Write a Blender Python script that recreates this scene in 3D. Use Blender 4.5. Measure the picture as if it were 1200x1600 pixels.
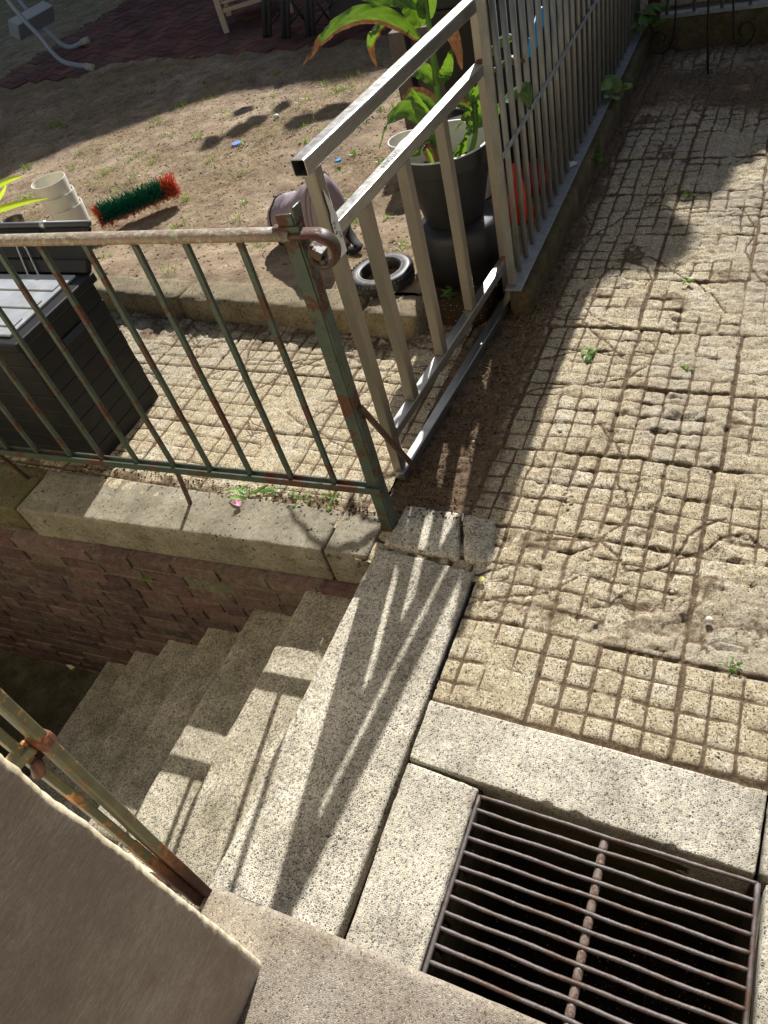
import bpy, math, random
import numpy as np
from mathutils import Vector, Matrix
random.seed(7); RNG = np.random.default_rng(11)
R_ = math.radians
for o in list(bpy.data.objects): bpy.data.objects.remove(o)
SC = bpy.context.scene

# ------------------------------------------------------------------ camera
CAM_H, FPX = 1.75, 1148.0
M3 = np.array([[0.9007, -0.1423, 0.4105], [0.3723, 0.7396, -0.5606], [-0.2238, 0.6578, 0.7192]])
cam_d = bpy.data.cameras.new('camera'); cam = bpy.data.objects.new('camera', cam_d)
SC.collection.objects.link(cam); SC.camera = cam
mm = Matrix([list(M3[i]) for i in range(3)]).to_4x4(); mm = mm.to_3x3().normalized().to_4x4() if False else mm
q = mm.to_3x3().to_quaternion(); q.normalize()
cam.rotation_mode = 'QUATERNION'; cam.rotation_quaternion = q; cam.location = (0, 0, CAM_H)
cam_d.sensor_fit = 'HORIZONTAL'; cam_d.sensor_width = 36; cam_d.lens = 36 * FPX / 1200
cam_d.clip_start = 0.02; cam_d.clip_end = 500
SC.render.resolution_x = 768; SC.render.resolution_y = 1024
# ------------------------------------------------------------------ light
SUN_K, SUN_T = 1.31, 0.166            # shadow run per metre of height along -y, and sideways drift
sdir = Vector((SUN_T * SUN_K, -SUN_K, -1)).normalized()
W = bpy.data.worlds.new('World'); SC.world = W; W.use_nodes = True
wn = W.node_tree.nodes; wl_ = W.node_tree.links
sky = wn.new('ShaderNodeTexSky'); sky.sky_type = 'NISHITA'; sky.sun_disc = False
sky.sun_elevation = math.asin(-sdir.z); sky.sun_rotation = math.atan2(-sdir.x, -sdir.y)
sky.air_density = 1.0; sky.dust_density = 1.5; sky.ozone_density = 1.0
wl_.new(sky.outputs[0], wn['Background'].inputs[0]); wn['Background'].inputs[1].default_value = 0.055
sd = bpy.data.lights.new('sun', 'SUN'); sd.energy = 5.0; sd.angle = R_(0.53); sd.color = (1.0, 0.98, 0.945)
sun = bpy.data.objects.new('sun', sd); SC.collection.objects.link(sun)
sun.rotation_mode = 'QUATERNION'; sun.rotation_quaternion = sdir.to_track_quat('-Z', 'Y')
VS = SC.view_settings; VS.view_transform = 'Standard'; VS.look = 'None'; VS.gamma = 1.0; VS.exposure = 0.76
VS.use_curve_mapping = False

# ------------------------------------------------------------------ survey helpers: where a measured sight line meets a real plane
def ray(x, y): return Vector(M3 @ np.array([x - 600.0, -(y - 800.0), -FPX]))
CC = Vector((0, 0, CAM_H))
def P(x, y, z=0.0): r = ray(x, y); return CC + r * ((z - CAM_H) / r.z)
def YP(x, y, Y): r = ray(x, y); return CC + r * (Y / r.y)
def XP(x, y, X): r = ray(x, y); return CC + r * (X / r.x)
def PL(x, y, p0, n): r = ray(x, y); n = Vector(n); return CC + r * ((Vector(p0) - CC).dot(n) / r.dot(n))

# ------------------------------------------------------------------ noise
_lat = RNG.random((256, 256)).astype(np.float64)
def vnoise(x, y, s, seed=0):
    x = np.asarray(x, float) / s + seed * 17.31; y = np.asarray(y, float) / s + seed * 9.77
    xi = np.floor(x).astype(int); yi = np.floor(y).astype(int); fx = x - xi; fy = y - yi
    fx = fx * fx * (3 - 2 * fx); fy = fy * fy * (3 - 2 * fy)
    a = _lat[xi % 256, yi % 256]; b = _lat[(xi + 1) % 256, yi % 256]
    c = _lat[xi % 256, (yi + 1) % 256]; d = _lat[(xi + 1) % 256, (yi + 1) % 256]
    return (a * (1 - fx) + b * fx) * (1 - fy) + (c * (1 - fx) + d * fx) * fy - 0.5
def fbm(x, y, s, o=4, seed=0):
    t = 0; a = 1.0
    for i in range(o): t = t + a * vnoise(x, y, s / 2 ** i, seed + i * 3); a *= 0.55
    return t
def n3(p, s, seed=0):
    return (vnoise(p[:, 0] + p[:, 2] * 1.7, p[:, 1] - p[:, 2] * 1.3, s, seed) + vnoise(p[:, 0] - p[:, 2] * 0.9 + 5, p[:, 2] * 2.1 + p[:, 1] * .3, s, seed + 5)) * .8
def sstep(a, b, v): t = np.clip((v - a) / (b - a), 0, 1); return t * t * (3 - 2 * t)

# ------------------------------------------------------------------ material helpers
def lin(c):
    f = lambda v: v / 12.92 if v <= 0.04045 else ((v + 0.055) / 1.055) ** 2.4
    return tuple(f(v) for v in c) + (1,)
class NT:
    def __init__(s, name):
        s.m = bpy.data.materials.new(name); s.m.use_nodes = True
        s.n = s.m.node_tree.nodes; s.l = s.m.node_tree.links
        s.b = s.n['Principled BSDF']; s.out = s.n['Material Output']
        g = s.n.new('ShaderNodeNewGeometry'); s.pos = g.outputs['Position']; s.geo = g
    def lk(s, a, b): s.l.new(a, b)
    def mp(s, scale=(1, 1, 1), rot=(0, 0, 0), vec=None):
        m = s.n.new('ShaderNodeMapping'); m.inputs['Scale'].default_value = scale; m.inputs['Rotation'].default_value = rot
        s.lk(vec or s.pos, m.inputs[0]); return m.outputs[0]
    def noise(s, scale, detail=4, rough=.6, vec=None, dist=0):
        t = s.n.new('ShaderNodeTexNoise'); t.inputs['Scale'].default_value = scale; t.inputs['Detail'].default_value = detail
        t.inputs['Roughness'].default_value = rough; t.inputs['Distortion'].default_value = dist
        s.lk(vec or s.pos, t.inputs['Vector']); return t.outputs['Fac']
    def vor(s, scale, out='Distance', feat='F1', vec=None):
        t = s.n.new('ShaderNodeTexVoronoi'); t.feature = feat; t.inputs['Scale'].default_value = scale
        s.lk(vec or s.pos, t.inputs['Vector']); return t.outputs[out]
    def ramp(s, fac, stops, interp='LINEAR'):
        r = s.n.new('ShaderNodeValToRGB'); r.color_ramp.interpolation = interp
        e = r.color_ramp.elements
        while len(e) < len(stops): e.new(0.5)
        for i, (p, c) in enumerate(stops):
            e[i].position = p; e[i].color = c if len(c) == 4 else tuple(c) + (1,)
        s.lk(fac, r.inputs[0]); return r.outputs[0]
    def mix(s, fac, a, b, mode='MIX'):
        m = s.n.new('ShaderNodeMix'); m.data_type = 'RGBA'; m.blend_type = mode
        for v, i in ((fac, 0), (a, 6), (b, 7)):
            if hasattr(v, 'is_linked') or hasattr(v, 'links'): s.lk(v, m.inputs[i])
            else: m.inputs[i].default_value = v
        return m.outputs[2]
    def math(s, op, a, b=None, clamp=False):
        m = s.n.new('ShaderNodeMath'); m.operation = op; m.use_clamp = clamp
        for v, i in ((a, 0), (b, 1)):
            if v is None: continue
            if isinstance(v, (int, float)): m.inputs[i].default_value = v
            else: s.lk(v, m.inputs[i])
        return m.outputs[0]
    def attr(s, name, out='Fac'):
        a = s.n.new('ShaderNodeAttribute'); a.attribute_name = name; return a.outputs[out]
    def bump(s, h, st=.3, dist=.002, nrm=None):
        b = s.n.new('ShaderNodeBump'); b.inputs['Strength'].default_value = st; b.inputs['Distance'].default_value = dist
        s.lk(h, b.inputs['Height'])
        if nrm: s.lk(nrm, b.inputs['Normal'])
        s.lk(b.outputs[0], s.b.inputs['Normal']); return b.outputs[0]
    def col(s, v):
        if isinstance(v, tuple): s.b.inputs['Base Color'].default_value = v
        else: s.lk(v, s.b.inputs['Base Color'])
    def set(s, **k):
        nm = dict(rough='Roughness', metal='Metallic', spec='Specular IOR Level')
        for a, v in k.items():
            if isinstance(v, (int, float)): s.b.inputs[nm[a]].default_value = v
            else: s.lk(v, s.b.inputs[nm[a]])
def plain(name, c, rough=.6, metal=0, var=.25, scale=30, bump=.0, spec=.4, dirt=None, dscale=6):
    t = NT(name); c = lin(c); d = tuple(v * (1 - var) for v in c[:3]) + (1,); e = tuple(min(1, v * (1 + var)) for v in c[:3]) + (1,)
    k = t.ramp(t.noise(scale, 5, .65), [(.3, d), (.7, e)])
    if dirt:
        f = t.ramp(t.noise(dscale, 6, .7), [(.48, (0, 0, 0)), (.62, (1, 1, 1))]); k = t.mix(f, k, lin(dirt))
    t.col(k); t.set(rough=rough, metal=metal, spec=spec)
    if bump: t.bump(t.noise(scale * 4, 5, .7), bump, .003)
    return t.m

# washed aggregate concrete: grey pebbles in a cream matrix
def aggregate(name, cream, grey, size=155, dark=.45, moss=0, stain=(.45, .42, .36)):
    t = NT(name)
    w = t.n.new('ShaderNodeVectorMath'); w.operation = 'SCALE'; w.inputs[3].default_value = .004
    nz = t.n.new('ShaderNodeTexNoise'); nz.inputs['Scale'].default_value = 160; t.lk(t.pos, nz.inputs[0]); t.lk(nz.outputs['Color'], w.inputs[0])
    ad = t.n.new('ShaderNodeVectorMath'); t.lk(t.pos, ad.inputs[0]); t.lk(w.outputs[0], ad.inputs[1]); v = ad.outputs[0]
    d = t.vor(size, feat='DISTANCE_TO_EDGE', vec=v); cc = t.vor(size, 'Color', vec=v)
    sep = t.n.new('ShaderNodeSeparateColor'); t.lk(cc, sep.inputs[0])
    thr = t.math('ADD', t.math('MULTIPLY', sep.outputs[0], dark * .5), .03)
    peb = t.math('GREATER_THAN', d, thr)
    g1 = lin(grey); g2 = lin(tuple(min(1, c * 1.22 + .05) for c in grey)); g3 = lin((grey[0] * .66, grey[1] * .65, grey[2] * .66))
    pc = t.ramp(sep.outputs[1], [(0, g3), (.3, g1), (.75, g2), (1, lin((.74, .69, .58)))])
    cr = t.ramp(t.noise(90, 4, .7), [(.3, tuple(v * .72 for v in lin(cream)[:3])), (.6, lin(cream)), (.8, tuple(min(1, v * 1.12) for v in lin(cream)[:3]))])
    k = t.mix(peb, cr, pc)
    big = t.ramp(t.noise(5, 7, .72), [(.38, lin(stain)), (.6, (1, 1, 1))])
    k = t.mix(.5, k, big, 'MULTIPLY')
    if moss:
        f = t.ramp(t.noise(9, 6, .7), [(.45, (0, 0, 0)), (.68, (moss, moss, moss))]); k = t.mix(f, k, lin((.33, .33, .17)))
    t.col(k); t.set(rough=.88, spec=.25)
    h = t.math('ADD', t.math('MULTIPLY', t.math('MINIMUM', d, .3), 2.5), t.math('MULTIPLY', t.noise(260, 3), .5))
    t.bump(h, .55, .0022); return t.m
M = {}
M['slab'] = aggregate('washed aggregate', (.85, .82, .74), (.45, .43, .40), 190, .42)
M['slab2'] = aggregate('washed aggregate pale', (.84, .81, .73), (.50, .48, .45), 205, .42)
M['stair'] = aggregate('stair aggregate', (.79, .75, .66), (.39, .37, .34), 190, .42, moss=.4)
M['thresh'] = aggregate('granite threshold', (.64, .60, .54), (.50, .46, .41), 290, .5, stain=(.62, .56, .48))
def paving():
    t = NT('grooved paving'); dirt = t.attr('dirt'); tone = t.attr('tone')
    base = t.ramp(t.noise(7, 6, .65), [(.3, lin((.68, .62, .50))), (.5, lin((.77, .71, .58))), (.72, lin((.82, .79, .71)))])
    sp = t.vor(260); cs = t.vor(260, 'Color'); se = t.n.new('ShaderNodeSeparateColor'); t.lk(cs, se.inputs[0])
    k = t.mix(t.math('LESS_THAN', sp, t.math('MULTIPLY', se.outputs[0], .75)), base, t.ramp(se.outputs[1], [(0, lin((.28, .24, .19))), (.35, lin((.48, .42, .33))), (.7, lin((.66, .60, .49))), (.9, lin((.90, .87, .80)))]))
    k = t.mix(.55, k, t.ramp(t.noise(55, 6, .8), [(.38, (.38, .34, .29)), (.54, (1, 1, 1))]), 'MULTIPLY')
    pits = t.math('LESS_THAN', t.vor(85), .16); k = t.mix(pits, k, lin((.20, .16, .12)))
    k = t.mix(t.ramp(tone, [(0, (0, 0, 0)), (1, (.75, .75, .75))]), k, lin((.58, .55, .50)))
    dc = t.ramp(t.noise(120, 5, .7), [(.3, lin((.27, .21, .16))), (.55, lin((.43, .36, .28))), (.78, lin((.58, .50, .41)))])
    f = t.math('ADD', dirt, t.math('MULTIPLY', t.math('SUBTRACT', t.noise(60, 5, .75), .5), 1.1), True)
    f = t.ramp(f, [(.3, (0, 0, 0)), (.62, (1, 1, 1))]); k = t.mix(f, k, dc)
    t.col(k); t.set(rough=.93, spec=.2)
    t.bump(t.math('ADD', t.noise(300, 4, .8), t.math('MULTIPLY', t.noise(90, 5, .75), 1.2)), .85, .0045); return t.m
M['paving'] = paving()
def earth(name='dry earth', a=(.42, .35, .28), b=(.60, .52, .43), c=(.73, .66, .55)):
    t = NT(name)
    k = t.ramp(t.noise(5, 8, .75), [(.3, lin(a)), (.5, lin(b)), (.7, lin(c))])
    k = t.mix(.6, k, t.ramp(t.noise(70, 5, .8), [(.3, (.45, .42, .4)), (.6, (1, 1, 1))]), 'MULTIPLY')
    sp = t.vor(110); cs = t.vor(110, 'Color'); se = t.n.new('ShaderNodeSeparateColor'); t.lk(cs, se.inputs[0])
    k = t.mix(t.math('LESS_THAN', sp, t.math('MULTIPLY', se.outputs[0], .3)), k, t.ramp(se.outputs[1], [(0, lin((.26, .2, .15))), (.7, lin((.62, .55, .45))), (1, lin((.8, .75, .66)))]))
    t.col(k); t.set(rough=.95, spec=.15)
    t.bump(t.math('ADD', t.noise(120, 6, .8), t.noise(25, 6, .7)), .8, .01); return t.m
M['earth'] = earth()
M['dirt_dark'] = earth('dark soil', (.16, .12, .09), (.25, .19, .14), (.33, .26, .2))
def stone(name, a, b, c, moss=0, pit=1.0, mossc=(.30, .32, .14)):
    t = NT(name)
    k = t.ramp(t.noise(8, 7, .7), [(.28, lin(a)), (.5, lin(b)), (.72, lin(c))])
    k = t.mix(.75, k, t.ramp(t.noise(330, 4, .85), [(.40, (.30, .28, .25)), (.58, (1.0, 1.0, 1.0))]), 'MULTIPLY')
    k = t.mix(.6, k, t.ramp(t.noise(60, 6, .8), [(.36, (.40, .37, .32)), (.52, (1.0, 1.0, 1.0))]), 'MULTIPLY')
    holes = t.math('LESS_THAN', t.vor(48), t.math('MULTIPLY', t.noise(12, 3), .32)); k = t.mix(holes, k, lin((.19, .16, .12)))
    pt = t.ramp(t.noise(22, 6, .75), [(.60, (0, 0, 0)), (.68, (pit, pit, pit))]); k = t.mix(pt, k, lin((.20, .17, .13)))
    if moss:
        f = t.ramp(t.noise(7, 7, .7), [(.44, (0, 0, 0)), (.62, (moss, moss, moss))]); k = t.mix(f, k, lin(mossc))
    t.col(k); t.set(rough=.92, spec=.2)
    t.bump(t.math('SUBTRACT', t.noise(160, 6, .85), t.math('ADD', t.math('MULTIPLY', pt, .8), t.math('MULTIPLY', holes, .7))), .8, .005); return t.m
M['coping'] = stone('weathered coping', (.48, .455, .39), (.61, .58, .51), (.71, .69, .62), moss=.22, mossc=(.44, .42, .30))
M['coping_moss'] = stone('mossy coping', (.36, .34, .25), (.45, .42, .31), (.54, .50, .40), moss=.6)
M['curb'] = stone('concrete curb', (.44, .40, .32), (.58, .53, .43), (.66, .61, .50), pit=.6)
M['plinth'] = stone('stained plinth', (.25, .21, .15), (.38, .33, .25), (.50, .44, .34), moss=.35)
M['cellar'] = stone('damp cellar floor', (.25, .23, .18), (.36, .33, .26), (.44, .41, .33), moss=.5, mossc=(.16, .17, .09))
def brickm():
    t = NT('old brick'); c = t.attr('bcol', 'Color')
    k = t.mix(.55, c, t.ramp(t.noise(60, 6, .75), [(.3, (.45, .42, .42)), (.65, (1, 1, 1))]), 'MULTIPLY')
    f = t.ramp(t.noise(14, 7, .75), [(.52, (0, 0, 0)), (.68, (.75, .75, .75))]); k = t.mix(f, k, lin((.56, .53, .46))); k = t.mix(.35, k, t.ramp(t.noise(30, 7, .85), [(.4, lin((.26, .20, .19))), (.6, lin((.54, .45, .42)))])); t.col(k); t.set(rough=.88, spec=.25); t.bump(t.noise(150, 5, .8), .8, .006); return t.m
M['brick'] = brickm()
M['mortar'] = stone('old mortar', (.40, .38, .32), (.52, .50, .43), (.62, .60, .53), moss=.35)
def pbrick():
    t = NT('patio brick'); c = t.attr('bcol', 'Color')
    k = t.mix(.5, c, t.ramp(t.noise(50, 5, .7), [(.3, (.5, .48, .46)), (.65, (1, 1, 1))]), 'MULTIPLY')
    f = t.ramp(t.noise(2.2, 6, .7), [(.45, (0, 0, 0)), (.7, (.6, .6, .6))]); k = t.mix(f, k, lin((.42, .34, .28)))
    t.col(k); t.set(rough=.85, spec=.3); t.bump(t.noise(150, 4, .7), .4, .003); return t.m
M['pbrick'] = pbrick()
def painted(name, paint, paint2, rust1, rust2, amount=.5, scale=9, metal=0, foot=0):
    t = NT(name)
    pc = t.ramp(t.noise(25, 5, .7), [(.3, lin(paint)), (.7, lin(paint2))])
    rc = t.ramp(t.noise(90, 5, .75), [(.3, lin(rust1)), (.7, lin(rust2))])
    n = t.noise(scale, 7, .72, dist=.3)
    if foot:
        sx = t.n.new('ShaderNodeSeparateXYZ'); t.lk(t.pos, sx.inputs[0]); n = t.math('ADD', n, t.math('MULTIPLY', t.math('MAXIMUM', t.math('SUBTRACT', foot, sx.outputs[2]), 0.0), 1.1))
        rc = t.mix(t.ramp(sx.outputs[2], [(.12, (0, 0, 0)), (.55, (1, 1, 1))]), t.ramp(t.noise(70, 5, .75), [(.3, lin((.20, .12, .09))), (.7, lin((.33, .20, .15)))]), t.ramp(t.noise(38, 5, .7), [(.35, lin((.42, .25, .13))), (.55, lin((.72, .50, .28))), (.7, lin((.80, .68, .52)))]))
    f = t.ramp(n, [(amount, (0, 0, 0)), (amount + .03, (1, 1, 1))])
    k = t.mix(f, pc, rc); t.col(k)
    t.set(rough=t.math('ADD', t.math('MULTIPLY', f, .35), .45), spec=.45)
    t.bump(t.math('ADD', t.math('MULTIPLY', f, -.5), t.math('MULTIPLY', t.noise(240, 4, .8), .6)), .55, .0018); return t.m
M['green'] = painted('worn green paint', (.18, .235, .20), (.27, .31, .26), (.22, .14, .10), (.36, .22, .15), .53, 13)
M['rail_top'] = painted('weathered handrail', (.43, .34, .29), (.55, .46, .39), (.42, .43, .35), (.66, .66, .54), .52, 80)
M['rust'] = painted('rusty iron', (.30, .17, .13), (.36, .22, .17), (.40, .20, .12), (.52, .30, .18), .5, 30)
M['rust2'] = painted('peeling olive paint', (.29, .29, .21), (.38, .37, .26), (.24, .16, .11), (.50, .34, .21), .535, 20, foot=.32)
M['rustdark'] = painted('dark rust', (.22, .18, .14), (.27, .21, .16), (.26, .15, .10), (.36, .21, .14), .5, 20)
def steel(name, a, b, rough=.38, metal=.85, streak=(60, 60, 3)):
    t = NT(name)
    k = t.ramp(t.noise(3, 5, .7, vec=t.mp(streak)), [(.3, lin(a)), (.7, lin(b))])
    f = t.ramp(t.noise(20, 6, .75), [(.62, (0, 0, 0)), (.74, (.35, .35, .35))]); k = t.mix(f, k, lin((.42, .36, .29)))
    t.col(k); t.set(rough=t.math('ADD', t.math('MULTIPLY', t.noise(40, 4), .3), rough - .12), metal=metal)
    t.bump(t.noise(90, 4, .7), .06, .001); return t.m
M['steel_v'] = steel('raw steel tube', (.50, .475, .44), (.57, .545, .51), .36, .88, (190, 190, 4))
M['steel_y'] = steel('raw steel rail', (.54, .535, .52), (.64, .635, .62), .33, .9, (60, 3, 60))
M['galv'] = steel('galvanised steel', (.46, .46, .44), (.56, .56, .54), .5, .55, (9, 9, 3))
M['galv_plate'] = steel('galvanised plate', (.50, .52, .53), (.62, .64, .65), .5, .6, (14, 14, 14))
M['inside'] = plain('painted tube shade', (.10, .08, .07), .9)
M['black'] = plain('black plastic', (.085, .085, .09), .55, var=.12, spec=.3, dirt=(.13, .125, .12), dscale=5)
M['blackpot'] = plain('black pot', (.13, .13, .135), .5, var=.15, spec=.4, bump=.05)
M['lidglare'] = plain('lid with painted sun glare', (.60, .61, .62), .32, var=.2, scale=7, spec=.6, dirt=(.55, .55, .54), dscale=9)  # pale base colour stands in for sun glare on the lid
M['rubber'] = plain('tyre rubber', (.15, .15, .155), .5, var=.2, spec=.45, dirt=(.33, .31, .28), dscale=15)
M['cream'] = plain('cream plastic', (.84, .82, .76), .45, var=.05, scale=12)
M['whitepl'] = plain('white plastic', (.80, .79, .75), .5, var=.08)
M['bag'] = plain('taupe fabric', (.55, .49, .50), .55, var=.15, scale=40, bump=.2, spec=.3)
M['bagdark'] = plain('black fabric', (.09, .08, .085), .8)
M['soil'] = plain('potting soil', (.17, .12, .09), .95, var=.5, scale=80, bump=.8)
M['wood'] = plain('grey weathered wood', (.36, .33, .30), .85, var=.22, scale=25, bump=.2)
M['wicker'] = plain('beige wicker', (.70, .64, .55), .7, var=.15, scale=60)
M['darkmet'] = plain('anthracite metal', (.24, .25, .26), .5, var=.12)
M['darkpanel'] = plain('dark grey panel', (.21, .21, .22), .6, var=.2, scale=8)
M['alu'] = plain('grey aluminium', (.55, .58, .60), .4, var=.08, metal=.3)
M['footcap'] = plain('pale rubber foot', (.66, .62, .55), .7)
M['wire'] = plain('galvanised wire', (.70, .70, .68), .35, metal=.6)
M['green_br'] = plain('green bristle', (.10, .48, .37), .5, var=.65, scale=170)
M['red_br'] = plain('orange bristle', (.92, .42, .30), .5, var=.45, scale=170)
M['blue'] = plain('blue plastic', (.10, .55, .78), .4)
M['bluecap'] = plain('blue lid', (.40, .52, .82), .4)
M['redpl'] = plain('orange plastic', (.86, .22, .12), .45)
M['redpaint'] = plain('dark red paint', (.34, .12, .12), .6)
M['pinkpl'] = plain('magenta plastic', (.55, .10, .16), .5)
M['iron'] = plain('black iron', (.09, .08, .08), .6)
M['label'] = plain('white sticker', (.80, .80, .78), .6, var=.08)
M['ink'] = plain('black ink', (.04, .04, .04), .6)
M['paper'] = plain('cream paper', (.75, .70, .55), .8)
M['grate'] = plain('worn grate steel', (.40, .37, .36), .5, metal=.45, var=.3, scale=160, dirt=(.34, .26, .21), dscale=9, bump=.4)
M['gratecore'] = painted('rusted grate core', (.40, .34, .31), (.50, .44, .40), (.30, .22, .17), (.42, .31, .24), .5, 60)
M['pebble'] = plain('pebble', (.62, .58, .52), .8, var=.35, scale=60)
M['chip'] = plain('broken render', (.84, .77, .62), .9, var=.18, scale=30, bump=.6)
M['pinpaint'] = plain('pale yellow plastic', (.72, .76, .48), .5)
M['redrust'] = plain('red rust', (.50, .23, .11), .85, var=.35, scale=80, bump=.4)
M['inkfade'] = plain('faded ink', (.45, .45, .43), .6)
M['bluesheen'] = plain('painted blue reflection', (.10, .13, .20), .5)
M['bowlmet'] = plain('tarnished metal', (.40, .36, .30), .35, metal=.7)
M['yelleaf'] = plain('yellow leaf', (.70, .68, .35), .6)
M['roof'] = plain('tile roof', (.45, .24, .18), .8)
M['facade'] = plain('rendered facade', (.62, .58, .52), .85)
M['bark'] = plain('bark', (.25, .21, .17), .9, bump=.6)
def plaster():
    t = NT('chipped render'); e = t.attr('edge')
    s = t.noise(2.2, 7, .75, vec=t.mp((170, 22, 170), (0.2, 0, 0)), dist=1.2)
    s2 = t.noise(5, 6, .7); s = t.math('ADD', t.math('MULTIPLY', s, .6), t.math('MULTIPLY', s2, .4))
    k = t.ramp(s, [(.36, lin((.56, .50, .44))), (.5, lin((.66, .60, .54))), (.58, lin((.75, .70, .64))), (.66, lin((.86, .82, .77)))])
    k = t.mix(.45, k, t.ramp(t.noise(260, 5, .85), [(.35, (.62, .6, .58)), (.6, (1, 1, 1))]), 'MULTIPLY')
    k = t.mix(t.ramp(t.noise(11, 8, .8), [(.58, (0, 0, 0)), (.7, (.45, .45, .45))]), k, lin((.78, .74, .68)))
    f = t.math('ADD', e, t.math('MULTIPLY', t.math('SUBTRACT', t.noise(70, 5, .8), .5), .9), True)
    k = t.mix(t.ramp(f, [(.45, (0, 0, 0)), (.6, (1, 1, 1))]), k, t.ramp(t.noise(60, 4), [(.3, lin((.74, .68, .55))), (.7, lin((.88, .84, .74)))]))
    t.col(k); t.set(rough=.75, spec=.3)
    t.bump(t.math('ADD', t.noise(10, 5, .7, vec=t.mp((25, 2, 25))), t.math('MULTIPLY', t.noise(200, 5, .85), .8)), .4, .003); return t.m
M['plaster'] = plaster()
def leafm(name, g1, g2, dry=(.44, .30, .18), trans=.45, tc=(.62, .80, .10)):
    t = NT(name); br = t.attr('brown')
    k = t.ramp(t.noise(20, 4, .6), [(.3, lin(g1)), (.7, lin(g2))])
    vs = t.math('SINE', t.attr('vein')); k = t.mix(t.ramp(vs, [(.3, (0, 0, 0)), (1, (.35, .35, .35))]), k, lin(tuple(min(1, c * 1.5 + .08) for c in g2)))
    k = t.mix(t.ramp(t.noise(30, 6, .8), [(.60, (0, 0, 0)), (.7, (.6, .6, .6))]), k, lin((.45, .42, .25)))
    dr = t.ramp(t.noise(90, 5, .75), [(.3, lin((.30, .15, .07))), (.55, lin(dry)), (.8, lin((.68, .45, .22)))])
    f = t.math('ADD', br, t.math('MULTIPLY', t.math('SUBTRACT', t.noise(45, 4, .7), .5), .7), True)
    fr = t.ramp(f, [(.42, (0, 0, 0)), (.55, (1, 1, 1))])
    k2 = t.mix(fr, k, dr); t.col(k2); t.set(rough=.45, spec=.45); t.bump(t.math('ADD', vs, t.noise(40, 4)), .25, .002)
    tr = t.n.new('ShaderNodeBsdfTranslucent'); t.lk(t.mix(fr, lin(tc), dr), tr.inputs[0])
    ms = t.n.new('ShaderNodeMixShader'); ms.inputs[0].default_value = trans
    t.lk(t.b.outputs[0], ms.inputs[1]); t.lk(tr.outputs[0], ms.inputs[2]); t.lk(ms.outputs[0], t.out.inputs[0]); return t.m
M['leaf'] = leafm('canna leaf', (.16, .27, .12), (.27, .37, .17), trans=.3, tc=(.50, .66, .14))
M['weed'] = leafm('weed leaf', (.22, .36, .12), (.36, .48, .20), trans=.3, tc=(.5, .68, .15))
M['weedlight'] = leafm('pale weed leaf', (.42, .55, .32), (.58, .66, .42), trans=.3, tc=(.6, .75, .3))
M['yucca'] = leafm('yellow green blade', (.60, .68, .16), (.76, .80, .32), trans=.4, tc=(.8, .9, .2))
M['treeleaf'] = leafm('tree leaf', (.12, .22, .07), (.2, .32, .1), trans=.3)
M['straw'] = leafm('straw', (.55, .48, .34), (.68, .61, .45), trans=.2, tc=(.6, .52, .34))
M['straw'].node_tree.nodes['Principled BSDF'].inputs['Roughness'].default_value = .9; M['straw'].node_tree.nodes['Principled BSDF'].inputs['Specular IOR Level'].default_value = .1
M['grassg'] = leafm('green grass', (.36, .47, .16), (.50, .58, .24), trans=.3, tc=(.6, .75, .2))
M['dryleaf'] = plain('dry leaf', (.42, .30, .20), .8, var=.4, scale=20)
M['petal'] = plain('pink petal', (.78, .48, .62), .5, var=.2, scale=90)

# ------------------------------------------------------------------ object helpers
def tag(o, label=None, cat=None, group=None, kind=None):
    if label: o['label'] = label
    if cat: o['category'] = cat
    if group: o['group'] = group
    if kind: o['kind'] = kind
    return o
def thing(name, label, cat, loc=(0, 0, 0), group=None):
    o = bpy.data.objects.new(name, None); o.empty_display_size = .1; SC.collection.objects.link(o); o.location = loc
    return tag(o, label, cat, group)
def wloc(o):
    v = Vector((0, 0, 0))
    while o: v += o.location; o = o.parent
    return v
def rawmesh(name, V, F, mat, parent=None, smooth=False, attrs=None, colattr=None, loc=None):
    V = np.asarray(V, float).reshape(-1, 3)
    off = np.array(wloc(parent)) if parent else (np.array(loc) if loc is not None else np.zeros(3))
    me = bpy.data.meshes.new(name)
    if isinstance(F, np.ndarray):
        n, k = F.shape; me.vertices.add(len(V)); me.vertices.foreach_set('co', (V - off).astype(np.float32).ravel())
        me.loops.add(n * k); me.loops.foreach_set('vertex_index', F.astype(np.int32).ravel())
        me.polygons.add(n); me.polygons.foreach_set('loop_start', np.arange(0, n * k, k, dtype=np.int32))
        me.update(calc_edges=True); me.validate()
    else: me.from_pydata([tuple(v) for v in V - off], [], F)
    for an, av in (attrs or {}).items():
        a = me.attributes.new(an, 'FLOAT', 'POINT'); a.data.foreach_set('value', np.asarray(av, np.float32))
    if colattr is not None:
        a = me.attributes.new('bcol', 'FLOAT_COLOR', 'POINT'); a.data.foreach_set('color', np.asarray(colattr, np.float32).ravel())
    me.materials.append(M[mat] if isinstance(mat, str) else mat)
    if smooth: me.polygons.foreach_set('use_smooth', [True] * len(me.polygons))
    me.update(); o = bpy.data.objects.new(name, me); SC.collection.objects.link(o)
    if parent: o.parent = parent
    elif loc is not None: o.location = loc
    return o
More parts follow.
